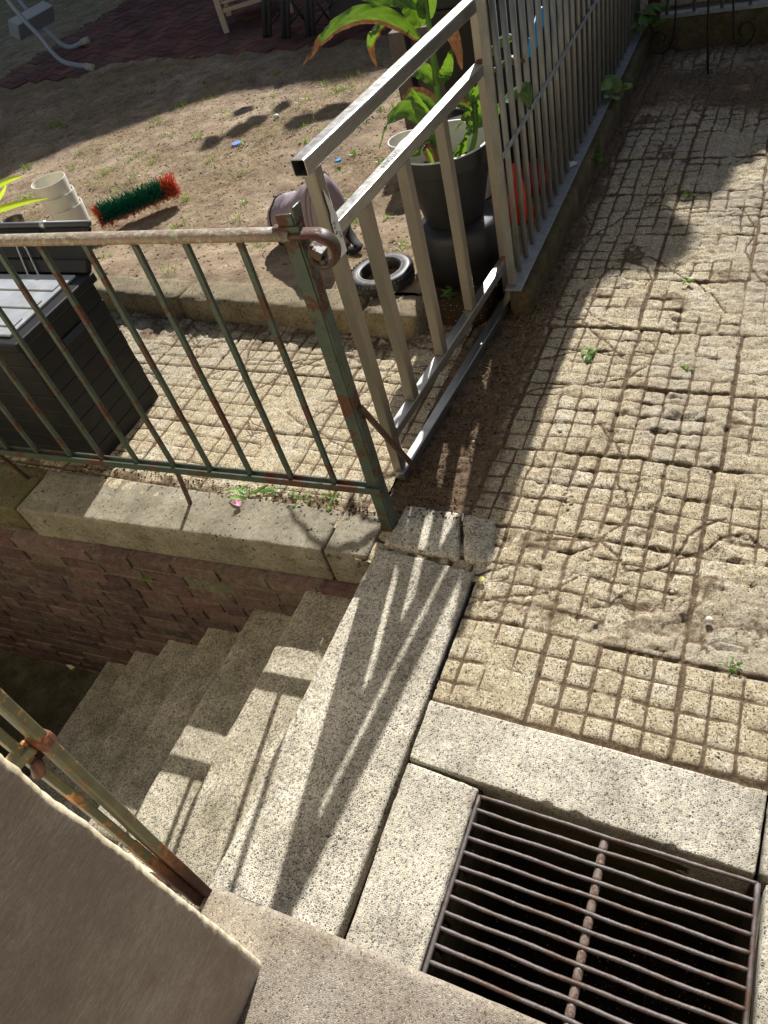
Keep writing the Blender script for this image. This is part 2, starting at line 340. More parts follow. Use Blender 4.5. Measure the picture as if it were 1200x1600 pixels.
class MB:
    def __init__(s): s.v = []; s.f = []; s.a = []
    def add(s, V, F, a=0):
        b = len(s.v); s.v += [tuple(v) for v in V]; s.f += [tuple(i + b for i in f) for f in F]; s.a += ([a] * len(V) if isinstance(a, (int, float)) else list(a)); return s
    def box(s, c, d, rz=0, rot=None):
        c = Vector(c); m = rot or Matrix.Rotation(rz, 3, 'Z'); h = [x / 2 for x in d]
        V = [c + m @ Vector((sx * h[0], sy * h[1], sz * h[2])) for sx in (-1, 1) for sy in (-1, 1) for sz in (-1, 1)]
        return s.add(V, [(0, 1, 3, 2), (4, 6, 7, 5), (0, 4, 5, 1), (2, 3, 7, 6), (0, 2, 6, 4), (1, 5, 7, 3)])
    def bar(s, p0, p1, w, h, up=(0, 0, 1), seg=1, jit=0):
        p0, p1 = Vector(p0), Vector(p1); d = (p1 - p0).normalized(); up = Vector(up)
        sd_ = d.cross(up).normalized(); u = sd_.cross(d).normalized(); rings = []
        for i in range(seg + 1):
            c = p0.lerp(p1, i / seg) + Vector((random.uniform(-jit, jit), random.uniform(-jit, jit), random.uniform(-jit, jit)))
            rings += [c + sd_ * (a * w / 2) + u * (b * h / 2) for a, b in ((-1, -1), (1, -1), (1, 1), (-1, 1))]
        F = [(3, 2, 1, 0), (seg * 4, seg * 4 + 1, seg * 4 + 2, seg * 4 + 3)]
        for i in range(seg):
            for k in range(4): F.append((i * 4 + k, i * 4 + (k + 1) % 4, i * 4 + 4 + (k + 1) % 4, i * 4 + 4 + k))
        return s.add(rings, F)
    def tube(s, pts, r, n=10, cap=True, flat=1.0, rj=0, up=None):
        pts = [Vector(p) for p in pts]; V = []; F = []; prev = None
        for i, p in enumerate(pts):
            d = (pts[min(i + 1, len(pts) - 1)] - pts[max(i - 1, 0)]).normalized()
            if prev is None:
                a = Vector(up) if up else (Vector((0, 0, 1)) if abs(d.z) < .9 else Vector((1, 0, 0)))
                prev = (a - d * a.dot(d)).normalized()
            else: prev = (prev - d * prev.dot(d)).normalized()
            b = d.cross(prev); rr = (r[i] if isinstance(r, (list, tuple)) else r) * (1 + random.uniform(-rj, rj))
            V += [p + prev * (math.cos(2 * math.pi * k / n) * rr * flat) + b * (math.sin(2 * math.pi * k / n) * rr) for k in range(n)]
        for i in range(len(pts) - 1):
            for k in range(n): F.append((i * n + k, i * n + (k + 1) % n, i * n + n + (k + 1) % n, i * n + n + k))
        if cap: F += [tuple(range(n - 1, -1, -1)), tuple((len(pts) - 1) * n + k for k in range(n))]
        return s.add(V, F)
    def lathe(s, prof, c, n=40, ax=(0, 0, 1), closed=False):
        c = Vector(c); ax = Vector(ax).normalized(); a = Vector((1, 0, 0)) if abs(ax.x) < .9 else Vector((0, 1, 0))
        u = (a - ax * a.dot(ax)).normalized(); w = ax.cross(u); V = []; F = []
        for r, z in prof: V += [c + ax * z + u * (r * math.cos(2 * math.pi * k / n)) + w * (r * math.sin(2 * math.pi * k / n)) for k in range(n)]
        L = len(prof)
        for i in range(L if closed else L - 1):
            j = (i + 1) % L
            for k in range(n): F.append((i * n + k, i * n + (k + 1) % n, j * n + (k + 1) % n, j * n + k))
        return s.add(V, F)
    def build(s, name, mat, parent=None, bevel=0, smooth=False, loc=None, attr=None, sub=0):
        o = rawmesh(name, s.v, s.f, mat, parent, smooth, {attr: s.a} if attr else None, loc=loc)
        if bevel:
            m = o.modifiers.new('bevel', 'BEVEL'); m.width = bevel; m.segments = 2; m.limit_method = 'ANGLE'
        if sub: m = o.modifiers.new('sub', 'SUBSURF'); m.levels = m.render_levels = sub
        return o
def crom(pts, n):
    pts = [Vector(p) for p in pts]; out = []; L = len(pts) - 1
    for i in range(n):
        t = i / (n - 1) * L; k = min(int(t), L - 1); t -= k
        p0, p1, p2, p3 = pts[max(k - 1, 0)], pts[k], pts[k + 1], pts[min(k + 2, L)]
        out.append(.5 * ((2 * p1) + (-p0 + p2) * t + (2 * p0 - 5 * p1 + 4 * p2 - p3) * t * t + (-p0 + 3 * p1 - 3 * p2 + p3) * t ** 3))
    return out
def slab(name, quad, z0, z1, mat, parent=None, res=.012, rnd=.012, amp=.002, chip=.006, loc=None, seed=0, bow=None, edgeattr=False):
    """stone block over a quadrilateral footprint (4 xy corners ccw), edges rounded and chipped"""
    q4 = [np.array(c[:2], float) for c in quad]
    lx = np.linalg.norm(q4[1] - q4[0]); ly = np.linalg.norm(q4[3] - q4[0]); lz = z1 - z0
    nx, ny, nz = max(2, int(lx / res)), max(2, int(ly / res)), max(2, int(lz / (res * 1.5)))
    V = []; F = []; base = 0
    def grid(f, a, b, flip):
        nonlocal base
        u, v = np.meshgrid(np.linspace(0, 1, a + 1), np.linspace(0, 1, b + 1), indexing='ij')
        p = f(u.ravel(), v.ravel()); idx = np.arange((a + 1) * (b + 1)).reshape(a + 1, b + 1) + base
        fa = np.stack([idx[:-1, :-1], idx[1:, :-1], idx[1:, 1:], idx[:-1, 1:]], -1).reshape(-1, 4)
        if flip: fa = fa[:, ::-1]
        V.append(p); F.append(fa); base += len(p)
    o = lambda u: np.ones_like(u); z = lambda u: np.zeros_like(u)
    grid(lambda u, v: np.stack([u, v, o(u)], 1), nx, ny, False); grid(lambda u, v: np.stack([u, v, z(u)], 1), nx, ny, True)
    grid(lambda u, v: np.stack([u, z(u), v], 1), nx, nz, False); grid(lambda u, v: np.stack([u, o(u), v], 1), nx, nz, True)
    grid(lambda u, v: np.stack([z(u), u, v], 1), ny, nz, True); grid(lambda u, v: np.stack([o(u), u, v], 1), ny, nz, False)
    V = np.concatenate(V); F = np.concatenate(F)
    L = np.array([lx, ly, lz]); p = V * L
    key = np.round(p / 1e-5).astype(np.int64); _, ui, inv = np.unique(key, axis=0, return_index=True, return_inverse=True)
    p = p[ui]; F = inv.reshape(-1)[F]
    r = min(rnd, min(L) * .4); loc_n = r * (1 + .9 * np.clip(n3(p + seed, .05, seed), -.4, .6) + 2.6 * np.clip(n3(p + seed * 2.3, .03, seed + 9) - .28, 0, .5) * chip / .006)
    loc_n = np.clip(loc_n, r * .3, min(L) * .45)[:, None]
    inner = np.clip(p, loc_n, L - loc_n); d = p - inner; ln = np.linalg.norm(d, axis=1, keepdims=True)
    p = np.where(ln > loc_n, inner + d / np.maximum(ln, 1e-9) * loc_n, p)
    ctr = p - L / 2; e = np.abs(ctr) / (L / 2)
    nrm = np.sign(ctr) * (e > .985); nl = np.linalg.norm(nrm, axis=1, keepdims=True); nrm = nrm / np.maximum(nl, 1)
    p = p + nrm * (n3(p + seed * 3.1, .16, seed + 1) * amp * 1.2 + n3(p, .02, seed + 2) * amp)[:, None]
    if bow is not None: p[:, 2] += bow(p[:, 0] / lx, p[:, 1] / ly)
    u = (p[:, 0] / lx)[:, None]; v = (p[:, 1] / ly)[:, None]
    xy = (1 - u) * (1 - v) * q4[0] + u * (1 - v) * q4[1] + u * v * q4[2] + (1 - u) * v * q4[3]
    w = np.concatenate([xy, p[:, 2:3] + z0], 1)
    return rawmesh(name, w, F, mat, parent, True, loc=loc)

# =================================================================== SETTING: pavement
G = .0687
def cracks(X, Y, seed):
    rg = np.random.default_rng(seed + 500); out = np.zeros(X.shape); xs, ys = X[:, 0], Y[0]; x0, x1, y0, y1 = xs[0], xs[-1], ys[0], ys[-1]
    for c in range(int((x1 - x0) * (y1 - y0) * 7)):
        p = np.array([rg.uniform(x0, x1), rg.uniform(y0, y1)]); a = rg.choice([0.15, 2.6, 1.2, -.5, .5, 1.9]) + rg.normal(0, .25); w = rg.uniform(.0006, .0030)
        for k in range(rg.integers(5, 16)):
            a += rg.normal(0, .35); L = rg.uniform(.03, .08); q = p + L * np.array([np.cos(a), np.sin(a)])
            i0, i1 = np.searchsorted(xs, [min(p[0], q[0]) - .02, max(p[0], q[0]) + .02]); j0, j1 = np.searchsorted(ys, [min(p[1], q[1]) - .02, max(p[1], q[1]) + .02])
            if i1 > i0 and j1 > j0:
                sx = X[i0:i1, j0:j1] - p[0]; sy = Y[i0:i1, j0:j1] - p[1]; d = q - p; t = np.clip((sx * d[0] + sy * d[1]) / (L * L), 0, 1)
                D = np.hypot(sx - t * d[0], sy - t * d[1]) + .002 * vnoise(X[i0:i1, j0:j1], Y[i0:i1, j0:j1], .012, seed)
                out[i0:i1, j0:j1] = np.maximum(out[i0:i1, j0:j1], 1 - sstep(w, w + .003, D))
            p = q
    return out
def shards(X, Y, s, seed):
    gx = np.floor(X / s).astype(int); gy = np.floor(Y / s).astype(int); d1 = np.full(X.shape, 9.); d2 = d1.copy(); h = np.zeros(X.shape)
    for i in (-1, 0, 1):
        for j in (-1, 0, 1):
            a = gx + i; b = gy + j; px = (a + _lat[(a * 7 + seed) % 256, (b * 13) % 256]) * s; py = (b + _lat[(a * 5 + 9) % 256, (b * 11 + seed) % 256]) * s
            dx = X - px; dy = Y - py; d = np.hypot(dx, dy)
            hh = (_lat[(a * 3) % 256, (b * 5 + seed) % 256] - .5) * .5 * s + dx * (_lat[(a + seed) % 256, (b * 9) % 256] - .5) * .7 + dy * (_lat[(a * 9) % 256, (b + 3) % 256] - .5) * .7
            m = d < d1; d2 = np.where(m, d1, np.minimum(d2, d)); h = np.where(m, hh, h); d1 = np.where(m, d, d1)
    return h, (d2 - d1) / s
def heightfield(X, Y, x0, y0, seed, chaos):
    """grooved 35 cm tiles of five by five cells, worn and cracked"""
    wxx = X + .012 * vnoise(X, Y, .03, seed); wyy = Y + .012 * vnoise(X, Y, .03, seed + 2)
    sh1, se1 = shards(wxx, wyy * 1.5, .060, seed); sh2, se2 = shards(wxx, wyy * 1.4, .024, seed + 3)
    wx = X + fbm(X, Y, .35, 3, seed) * .010 * (0.4 + chaos) + fbm(X, Y, .07, 2, seed + 3) * .005 * (.3 + chaos)
    wy = Y + fbm(X, Y, .35, 3, seed + 9) * .010 * (0.4 + chaos) + fbm(X, Y, .07, 2, seed + 5) * .006 * (.3 + chaos)
    T = 5 * G
    tj = np.floor((wy - y0) / T).astype(int); row = _lat[tj % 256, 7]
    sx = wx - x0 - (row - .5) * .02 * (chaos > .3)
    ti = np.floor(sx / T).astype(int)
    h1 = _lat[(ti * 7 + 31) % 256, (tj * 13 + 5) % 256]; h2 = _lat[(ti * 3 + 11) % 256, (tj * 5 + 77) % 256]; h3 = _lat[(ti + 90) % 256, (tj + 19) % 256]
    lx = sx - ti * T; ly = (wy - y0) - tj * T
    ang = (h3 - .5) * .035 * chaos; lx2 = lx + (ly - T / 2) * ang; ly2 = ly - (lx - T / 2) * ang
    H = (h1 - .5) * .004 * (.25 + chaos) + (h2 - .5) * .016 * (lx / T - .5) * chaos + (h3 - .5) * .016 * (ly / T - .5) * chaos
    gx = np.abs((lx2 / G + .5) % 1 - .5) * G; gy = np.abs((ly2 / G + .5) % 1 - .5) * G
    wv = 1 + .5 * vnoise(X, Y, .03, seed + 40)
    inn = np.maximum(1 - sstep(.0018, .0062, gx / wv) , 1 - sstep(.0015, .0055, gy / wv))
    bx = np.minimum(lx, T - lx); by = np.minimum(ly, T - ly)
    bnd = np.maximum(1 - sstep(.003, .010, bx / wv), 1 - sstep(.0025, .009, by / wv))
    fill = sstep(.05, .35, fbm(X, Y, .22, 3, seed + 21)) * .75
    # cracks and broken pieces
    crk = cracks(X, Y, seed) * (chaos > .12)
    broke = sstep(.18, .42, fbm(X, Y, .3, 4, seed + 81) + (chaos - .62) * .35) * (chaos > .25) * .38
    bnd = bnd * (1 - .55 * sstep(-.1, .3, fbm(X, Y, .25, 3, seed + 61)) * (chaos > .3))
    groove = np.maximum(inn * (1 - fill), bnd); frag = sstep(-.05, .25, fbm(X, Y, .14, 3, seed + 62)) * sstep(.3, .5, chaos) * .42 + broke; frag = np.clip(frag, 0, 1)
    crk = np.maximum(crk, (1 - sstep(.03, .11, se1)) * broke); groove = np.maximum(groove * (1 - .6 * broke), crk)
    ci = np.floor(sx / G).astype(int); cj = np.floor((wy - y0) / G).astype(int)
    r1 = _lat[(ci * 7 + 3) % 256, (cj * 11 + 17) % 256]; r2 = _lat[(ci * 5 + 91) % 256, (cj * 3 + 9) % 256]; r3 = _lat[(ci + 41) % 256, (cj * 9 + 1) % 256]
    ux = (sx / G) % 1 - .5; uy = ((wy - y0) / G) % 1 - .5
    H = H + chaos * ((r1 - .5) * .007 + (r2 - .5) * .012 * ux + (r3 - .5) * .016 * uy) - (ux ** 4 + uy ** 4) * .022 * (.3 + chaos)
    H = H - groove * .0062 - bnd * .002
    H += fbm(X, Y, .5, 3, seed + 90) * .016 * (.2 + chaos)
    lump = np.abs(fbm(X, Y, .055, 3, seed + 95)); H += broke * (-.003 - .004 * (1 - sstep(.02, .15, se1))) + (frag - .75 * broke) * (sh1 * .6 + sh2 * .55) + fbm(X, Y, .045, 3, seed + 97) * .004 * chaos
    H += fbm(X, Y, .018, 3, seed + 99) * (.0022 + .0045 * chaos)
    dirt = np.clip(groove * 1.05 + broke * (se1 < .2) * .5 + broke * .12 + sstep(.25, .6, fbm(X, Y, .16, 4, seed + 44)) * .5 * (.3 + chaos), 0, 1)
    tone = np.clip(.15 + .55 * (chaos > .2) * sstep(-.25, .35, fbm(X, Y, .6, 3, seed + 14)) + .25 * broke, 0, 1)
    return H, dirt, tone
def gridmesh(name, x0, x1, y0, y1, res, fn, mat, keep=None, **k):
    xs = np.arange(x0, x1 + res / 2, res); ys = np.arange(y0, y1 + res / 2, res)
    X, Y = np.meshgrid(xs, ys, indexing='ij'); Z, at = fn(X, Y)
    idx = np.arange(X.size).reshape(X.shape)
    F = np.stack([idx[:-1, :-1], idx[1:, :-1], idx[1:, 1:], idx[:-1, 1:]], -1).reshape(-1, 4)
    if keep is not None:
        cx = (X[:-1, :-1] + res / 2).ravel(); cy = (Y[:-1, :-1] + res / 2).ravel(); F = F[keep(cx, cy)]
    V = np.stack([X.ravel(), Y.ravel(), Z.ravel()], 1)
    used = np.unique(F); rm = np.full(len(V), -1); rm[used] = np.arange(len(used))
    return rawmesh(name, V[used], rm[F], mat, smooth=True, attrs={a: v.ravel()[used] for a, v in at.items()}, **k)
def pave_right(X, Y):
    chaos = sstep(1.0, 1.12, Y + .02 * vnoise(X, Y, .1, 3)) * .62 + .08 + .30 * sstep(3.0, 4.2, Y)
    H, d, t = heightfield(X, Y, -.023 - 5 * G * 2, 1.045 - 0 * G, 1, chaos)
    # shallow worn hollow next to the washed slabs and dirt collecting beside the plinth
    d = np.maximum(d, sstep(.16, .0, np.abs(Y - (1.13 + .05 * np.sin(X * 5))) ) * sstep(-.05, .35, fbm(X, Y, .10, 4, 5) + .02) * .5 * (X < .5))
    near = sstep(-.62, -.80, X + .05 * vnoise(X, Y, .08, 8)) * (Y > 1.3); d = np.maximum(d, near * .9)
    near2 = sstep(.07, .0, np.abs(X + .84 - (Y - 1.5) * .08)) * (Y > 1.35) * (Y < 2.7); d = np.maximum(d, near2)
    edge = sstep(.795, .772, Y + .012 * vnoise(X, Y, .05, 2)); d = np.maximum(d, edge); H = H - edge * .006 - near * .004
    mud = sstep(3.9, 4.5, Y + .25 * vnoise(X, Y, .4, 12)); d = np.maximum(d, mud * (.35 + .5 * vnoise(X, Y, .25, 13) + .25)); H += mud * fbm(X, Y, .2, 4, 55) * .02
    H -= .004 + .007 * ((X < -.56) & (Y < 1.345))
    return H, {'dirt': d, 'tone': t}
o = gridmesh('pavement', -1.02, 1.5, .762, 5.6, .0062, pave_right, 'paving',
             keep=lambda x, y: ~((x < -.619) & (y < 1.165)) & ((x > -.86) | (y < 2.6)))
tag(o, kind='structure')
def pave_left(X, Y):
    chaos = .22 + .5 * sstep(2.0, 2.4, Y)
    H, d, t = heightfield(X, Y, -2.1, 1.33, 2, chaos)
    mud = sstep(1.98, 2.22, Y + .12 * vnoise(X, Y, .2, 6)); d = np.maximum(d, mud * (.55 + .5 * vnoise(X, Y, .07, 16)))
    e = sstep(.05, 0, np.abs(Y - (1.36 + (X + 1) * .02) - .01)) * (.6 + vnoise(X, Y, .05, 4)); d = np.maximum(d, e)
    return H - .003 + mud * .004, {'dirt': d * .8, 'tone': t * .5}
o = gridmesh('paved_yard', -4.6, -1.02, 1.27, 2.42, .0065, pave_left, 'paving'); tag(o, kind='structure')

# washed-aggregate slabs of the landing and round the drain
def path_slab(name, quad, label, **k):
    o = slab(name, quad, -.16, 0, k.pop('mat', 'slab'), **k); tag(o, kind='structure'); return o
a, b, c, d = P(620, 846), P(752, 877), P(770, 815), P(640, 790)
path_slab('landing', [(-.972, .10), (-.624, .10), P(741, 893), P(590, 853)], '', res=.008, rnd=.010, chip=.010, amp=.0012, seed=3)
path_slab('paving_slab', [P(598, 850), P(718, 874), P(718, 800), P(636, 786)], '', res=.009, seed=5, chip=.012)
path_slab('paving_slab', [P(724, 874), P(768, 880), P(775, 812), P(722, 800)], '', res=.009, seed=6, chip=.012)
path_slab('paving_slab', [(-.600, .10), (-.428, .10), (-.424, .583), (-.615, .593)], '', mat='slab2', res=.009, seed=7, chip=.010, rnd=.006)
path_slab('paving_slab', [(-.616, .600), (.175, .578), (.185, .765), (-.618, .768)], '', mat='slab2', res=.006, seed=8, chip=.022, rnd=.006)
path_slab('paving_slab', [(.183, .578), (1.5, .578), (1.5, .765), (.190, .765)], '', mat='slab2', res=.014, seed=9, chip=.010)
path_slab('paving_slab', [(.196, .10), (1.5, .10), (1.5, .572), (.192, .572)], '', mat='slab2', res=.014, seed=10, chip=.010)
# dark soil bed under joints
mb = MB()
mb.box((-.40, 1.0, -.10), (.75, .76, .1)); mb.box((-.56, .2, -.1), (.27, .8, .1)); mb.box((.9, .45, -.1), (1.35, .9, .1))
tag(mb.build('soil', 'dirt_dark'), kind='structure')

# drain shaft
sh = thing('drain_shaft', 'dark brick-lined shaft below the iron grate', 'drain shaft', (-.12, .38, -.6))
mb = MB()
for (cx, cy, sx, sy) in ((-.44, .38, .03, .44), (.205, .38, .03, .44), (-.117, .592, .62, .02), (-.117, .17, .62, .02)): mb.box((cx, cy, -.4), (sx, sy, .62))
mb.build('shaft_wall', 'plinth', sh, bevel=.004)
MB().box((-.117, .38, -.70), (.7, .5, .04)).build('shaft_floor', 'dirt_dark', sh)
mb = MB()
for i in range(7): mb.box((-.423, .21 + i * .058, -.10 - .0 * i), (.016, .05, .055 + .01 * random.random()))
mb.build('ledge_bricks', 'plinth', sh, bevel=.006)

# threshold of the doorway
zt = .20
th = tag(slab('door_threshold', [(-.853, -.9), (1.5, -.9), (1.5, .184), (-.851, .155)], -.05, zt, 'thresh', res=.012, rnd=.012, amp=.0012, chip=.005, seed=12),
         'speckled grey-brown stone doorstep at the bottom of the photo', 'doorstep')

# =================================================================== STAIRWELL
RISE = .2; nose = [-.972, -1.255, -1.552, -1.850, -2.162, -2.470, -2.769, -2.985]
st = thing('basement_stairs', 'six speckled concrete steps going down to the cellar', 'stairs', (-1.9, .6, -1.4))
for k in range(1, 7):
    slab('step', [(nose[k], -.02), (nose[k - 1] + .03, -.02), (nose[k - 1] + .03, 1.165), (nose[k], 1.165)], -k * RISE - .2, -k * RISE, 'stair', st, res=.013, rnd=.012, amp=.0012, chip=.008, seed=20 + k)
o = slab('cellar_floor', [(-5.4, -.3), (nose[6] + .05, -.3), (nose[6] + .05, 1.3), (-5.4, 1.3)], -1.55, -1.4, 'cellar', res=.05, amp=.003, seed=33); tag(o, kind='structure')
tag(slab('paper_scrap', [P(104, 1040, -1.39), P(112, 1046, -1.39), P(126, 1034, -1.39), P(118, 1025, -1.39)], -1.396, -1.388, 'paper', res=.01, rnd=.001, amp=.003), 'torn cream paper scrap on the dark cellar floor', 'paper')
# brick retaining wall: face follows y = wy(x)
wy = lambda x: 1.122 + .055 * (x + 1.24)
wall = thing('stairwell_wall', 'old brown brick wall beside the cellar steps with stone coping', 'wall', (-2.2, 1.2, -1.4))
BR = [(.40, .29, .28), (.45, .32, .31), (.36, .27, .27), (.47, .37, .35), (.33, .26, .27), (.43, .33, .31), (.50, .41, .38)]
V = []; F = []; CL = []
def add_brick(V, F, CL, x0, x1, z0, z1, yo, depth, col, rx=0):
    b = len(V); j = lambda s: random.uniform(-s, s)
    for (x, z) in ((x0, z0), (x1, z0), (x1, z1), (x0, z1)):
        V.append((x + j(.003), wy(x) + yo + j(.002), z + j(.003)))
    bev = .0012
    # chamfered front
    for (x, z) in ((x0 - bev, z0 - bev), (x1 + bev, z0 - bev), (x1 + bev, z1 + bev), (x0 - bev, z1 + bev)):
        V.append((x, wy(x) + yo + .006, z))
    for (x, z) in ((x0 - bev, z0 - bev), (x1 + bev, z0 - bev), (x1 + bev, z1 + bev), (x0 - bev, z1 + bev)):
        V.append((x, wy(x) + yo + depth, z))
    F.append((b, b + 1, b + 2, b + 3))
    for r in (0, 4):
        for k in range(4): F.append((b + r + k, b + r + 4 + k, b + r + 4 + (k + 1) % 4, b + r + (k + 1) % 4))
    CL += [lin(col)] * 12
zc = -1.461; row = 0
while zc < -.2:
    x = -5.3 + (row % 2) * .12; hgt = .064
    while x < -.98:
        L = .205 if random.random() < .8 else .105
        col = BR[random.randrange(7)]; k = random.uniform(.85, 1.12); col = tuple(min(1, v * k) for v in col)
        if row > 14 and random.random() < .4: col = (.46, .38, .33)
        if not (row > 14 and random.random() < .06): add_brick(V, F, CL, x, min(x + L - .016, -.975), zc + .008, zc + hgt, random.uniform(-.003, .004), .05, col)
        x += L
    zc += .0765; row += 1
rawmesh('brick_face', V, F, 'brick', wall, colattr=CL)
mb = MB()
for x in np.linspace(-5.4, -1.0, 12)[:-1]:
    x2 = x + 4.4 / 11; y1 = wy(x) + .007; y2 = wy(x2) + .007
    mb.add([(x, y1, -1.45), (x2, y2, -1.45), (x2, y2, -.172), (x, y1, -.172), (x, y1 + .2, -1.45), (x2, y2 + .2, -1.45), (x2, y2 + .2, -.172), (x, y1 + .2, -.172)],
           [(0, 1, 2, 3), (4, 7, 6, 5), (3, 2, 6, 7), (0, 4, 5, 1), (0, 3, 7, 4), (1, 5, 6, 2)])
mb.build('mortar_bed', 'mortar', wall)
fy = lambda x: 1.169 + .055 * (x + 1.09) ; by = lambda x: 1.335 + .02 * (x + 1.5)
def cop(x0, x1, mat, seed, z0=-.17, z1=0.0, fo=0):
    f0, f1 = fy(x0) - .09 + .045 + fo, fy(x1) - .045 + fo
    return slab('coping_stone', [(x0, fy(x0) + fo), (x1, fy(x1) + fo), (x1, by(x1)), (x0, by(x0))], z0, z1, mat, wall, res=.008, rnd=.007, amp=.0022, chip=.010, seed=seed)
cop(-2.50, -1.146, 'coping', 41); cop(-1.138, -.985, 'coping', 43)
cop(-4.4, -2.51, 'coping_moss', 45, z0=-.13)
# end of the well under the landing, and far end wall
mb = MB(); mb.box((-5.45, .6, -.7), (.2, 2.2, 1.5)); mb.build('end_wall', 'mortar', wall)

# =================================================================== HOUSE WALL with door reveal
hw = thing('house_wall', 'shaded grey-brown plastered door reveal with a chipped pale edge', 'house wall', (-.9, 0, 0))
def wallbox(name, x0, x1, y0, y1, z0, z1, res, mat, edgef=None, parent=hw):
    nx, ny, nz = [max(1, int(abs(b - a) / res)) for a, b in ((x0, x1), (y0, y1), (z0, z1))]
    return nx, ny, nz
# reveal face + rounded ragged corner as a swept sheet: profile around the corner, rows up the height
prof = [(-.713, -2.2), (-.712, -1.2)] + [(-.711, -1.0 + i * .05) for i in range(18)] + [(-.7105, -.10 + i * .01) for i in range(16)]
prof += [(-.7110, .062), (-.7135, .0665), (-.718, .0695), (-.726, .071)] + [(-.745 - i * .012, .0715) for i in range(14)] + [(-.95 - i * .3, .0715) for i in range(16)]
prof = np.array(prof); zs = np.concatenate([np.arange(.197, 1.35, .006), np.arange(1.4, 2.6, .1)])
PX, ZZ = np.meshgrid(np.arange(len(prof)), zs, indexing='ij')
E0 = P(410, 1505, zt); E1 = XP(0, 1183, E0.x); dxw = E0.x + .711; tl = (E1.y - E0.y) / (E1.z - zt)
px = prof[PX, 0].astype(float) + dxw; py = prof[PX, 1].astype(float) - .003 + tl * (ZZ - zt) * np.clip((prof[PX, 1] + .3) / .35, 0, 1)
qx = prof[PX, 0]; qy = prof[PX, 1]; near_c = np.exp(-((qx + .713) ** 2 + (qy - .068) ** 2) / .022 ** 2)
nn = fbm(ZZ * 1.0, px * .3 + py, .10, 5, 4); chipd = near_c * (.004 * nn * 2 + .004 * np.clip(vnoise(ZZ, px * 0 + 3, .035, 6), 0, 1) + .009 * vnoise(ZZ, py, .012, 9))
top_tilt = -.035 * sstep(.1, 1.1, ZZ) * 0
px = px - chipd * .18; py = py - chipd * .25 + .0015 * fbm(ZZ, py, .1, 3, 8)
px += (prof[PX, 1] < .05) * (.0022 * fbm(ZZ, py, .25, 3, 18)); 
edge = np.clip(np.exp(-((qx + .713) ** 2 + (qy - .068) ** 2) / .007 ** 2) * 1.2 + (prof[PX, 0] < -.714) * 1.0, 0, 1)
idx = np.arange(PX.size).reshape(PX.shape)
F = np.stack([idx[:-1, :-1], idx[1:, :-1], idx[1:, 1:], idx[:-1, 1:]], -1).reshape(-1, 4)
rawmesh('render_coat', np.stack([px.ravel(), py.ravel(), ZZ.ravel()], 1), F, 'plaster', hw, True, {'edge': edge.ravel()})
mb = MB(); mb.box((-3.2, -1.0, 1.3), (4.95, 2.08, 2.58)); mb.build('wall_core', 'facade', hw)
mb = MB(); mb.box((-3.3, -.07, -.74), (4.7, .2, 1.5)); mb.build('cellar_wall_face', 'mortar', hw)
mb = MB(); mb.box((2.4, -1.0, 1.6), (2.6, 2.1, 3.4)); mb.box((-1, -1.0, 2.9), (10, 2.14, .6)); mb.box((.2, -2.3, 1.5), (4, .1, 3.2)); mb.build('door_surround', 'facade', hw)
# broken render lumps at the wall's foot
for i, (ax, ay, bx, by_) in enumerate(((228, 1352, 262, 1392), (262, 1392, 292, 1420), (196, 1330, 226, 1356))):
    p0, p1 = P(ax, ay, .03), P(bx, by_, .03)
    m = slab('render_lump', [(p0.x, p0.y - .045), (p1.x, p1.y - .045), (p1.x, p1.y), (p0.x, p0.y)], 0.0, .032, 'chip', hw, res=.005, rnd=.005, amp=.005, chip=.014, seed=50 + i)

# =================================================================== LAWN, CURB, PATIO
LZ = .10
def lawn(X, Y):
    H = LZ + fbm(X, Y, .9, 4, 3) * .035 + fbm(X, Y, .12, 4, 13) * .012 + fbm(X, Y, .03, 3, 23) * .004
    H = H - .015 * sstep(2.62, 2.5, Y); H = np.where(X > -.95, np.minimum(H, .10), H)
    return H, {'dirt': H * 0}
o = gridmesh('garden_ground', -9.5, -.83, 2.47, 6.1, .014, lawn, 'earth', keep=lambda x, y: (x < -.972) | (y > 2.63)); tag(o, kind='structure')
def far(X, Y):
    return LZ - .02 + fbm(X, Y, 1.5, 4, 30) * .04, {'dirt': X * 0}
o = gridmesh('far_ground', -34, -7.35, 2.4, 40, .25, far, 'earth'); tag(o, kind='structure')
o = gridmesh('back_ground', -34, 30, 10.1, 60, .6, lambda X, Y: (LZ - .03 + X * 0, {'dirt': X * 0}), 'earth'); tag(o, kind='structure')
mb = MB(); mb.box((-1.0, 8.0, -.05), (12.8, 4.3, .2)); mb.box((9, 5, -.12), (15, 12, .2)); mb.box((-13, 0, -.1), (16, 5, .2)); tag(mb.build('ground', 'earth'), kind='structure')
# curb of rounded concrete lengths
cb = thing('garden_curb', 'rounded weathered concrete edging along the bare lawn', 'curb', (-2.3, 2.45, 0))
c0, c1 = P(160, 434, .11), P(642, 467, .11); cd = (c1 - c0).normalized()
s0 = -1.6; joints = [s0, -.55, (P(298, 440, .11) - c0).length, (P(298, 440, .11) - c0).length + 1.02, (c1 - c0).length + .07]
for i in range(len(joints) - 1):
    A = c0 + cd * (joints[i] + .006); B = c0 + cd * joints[i + 1]; n = Vector((cd.y, -cd.x, 0)) * .13
    slab('curb_length', [A + n * .95, B + n * .95, B - n * .35, A - n * .35], -.06, .112, 'curb', cb, res=.011, rnd=.034, amp=.0025, chip=.002, seed=60 + i)
tag(slab('soil_bank', [(-1.30, 2.36), (-.975, 2.42), (-.965, 2.64), (-1.30, 2.62)], -.08, .098, 'dirt_dark', res=.012, rnd=.06, amp=.006, seed=71), kind='structure')
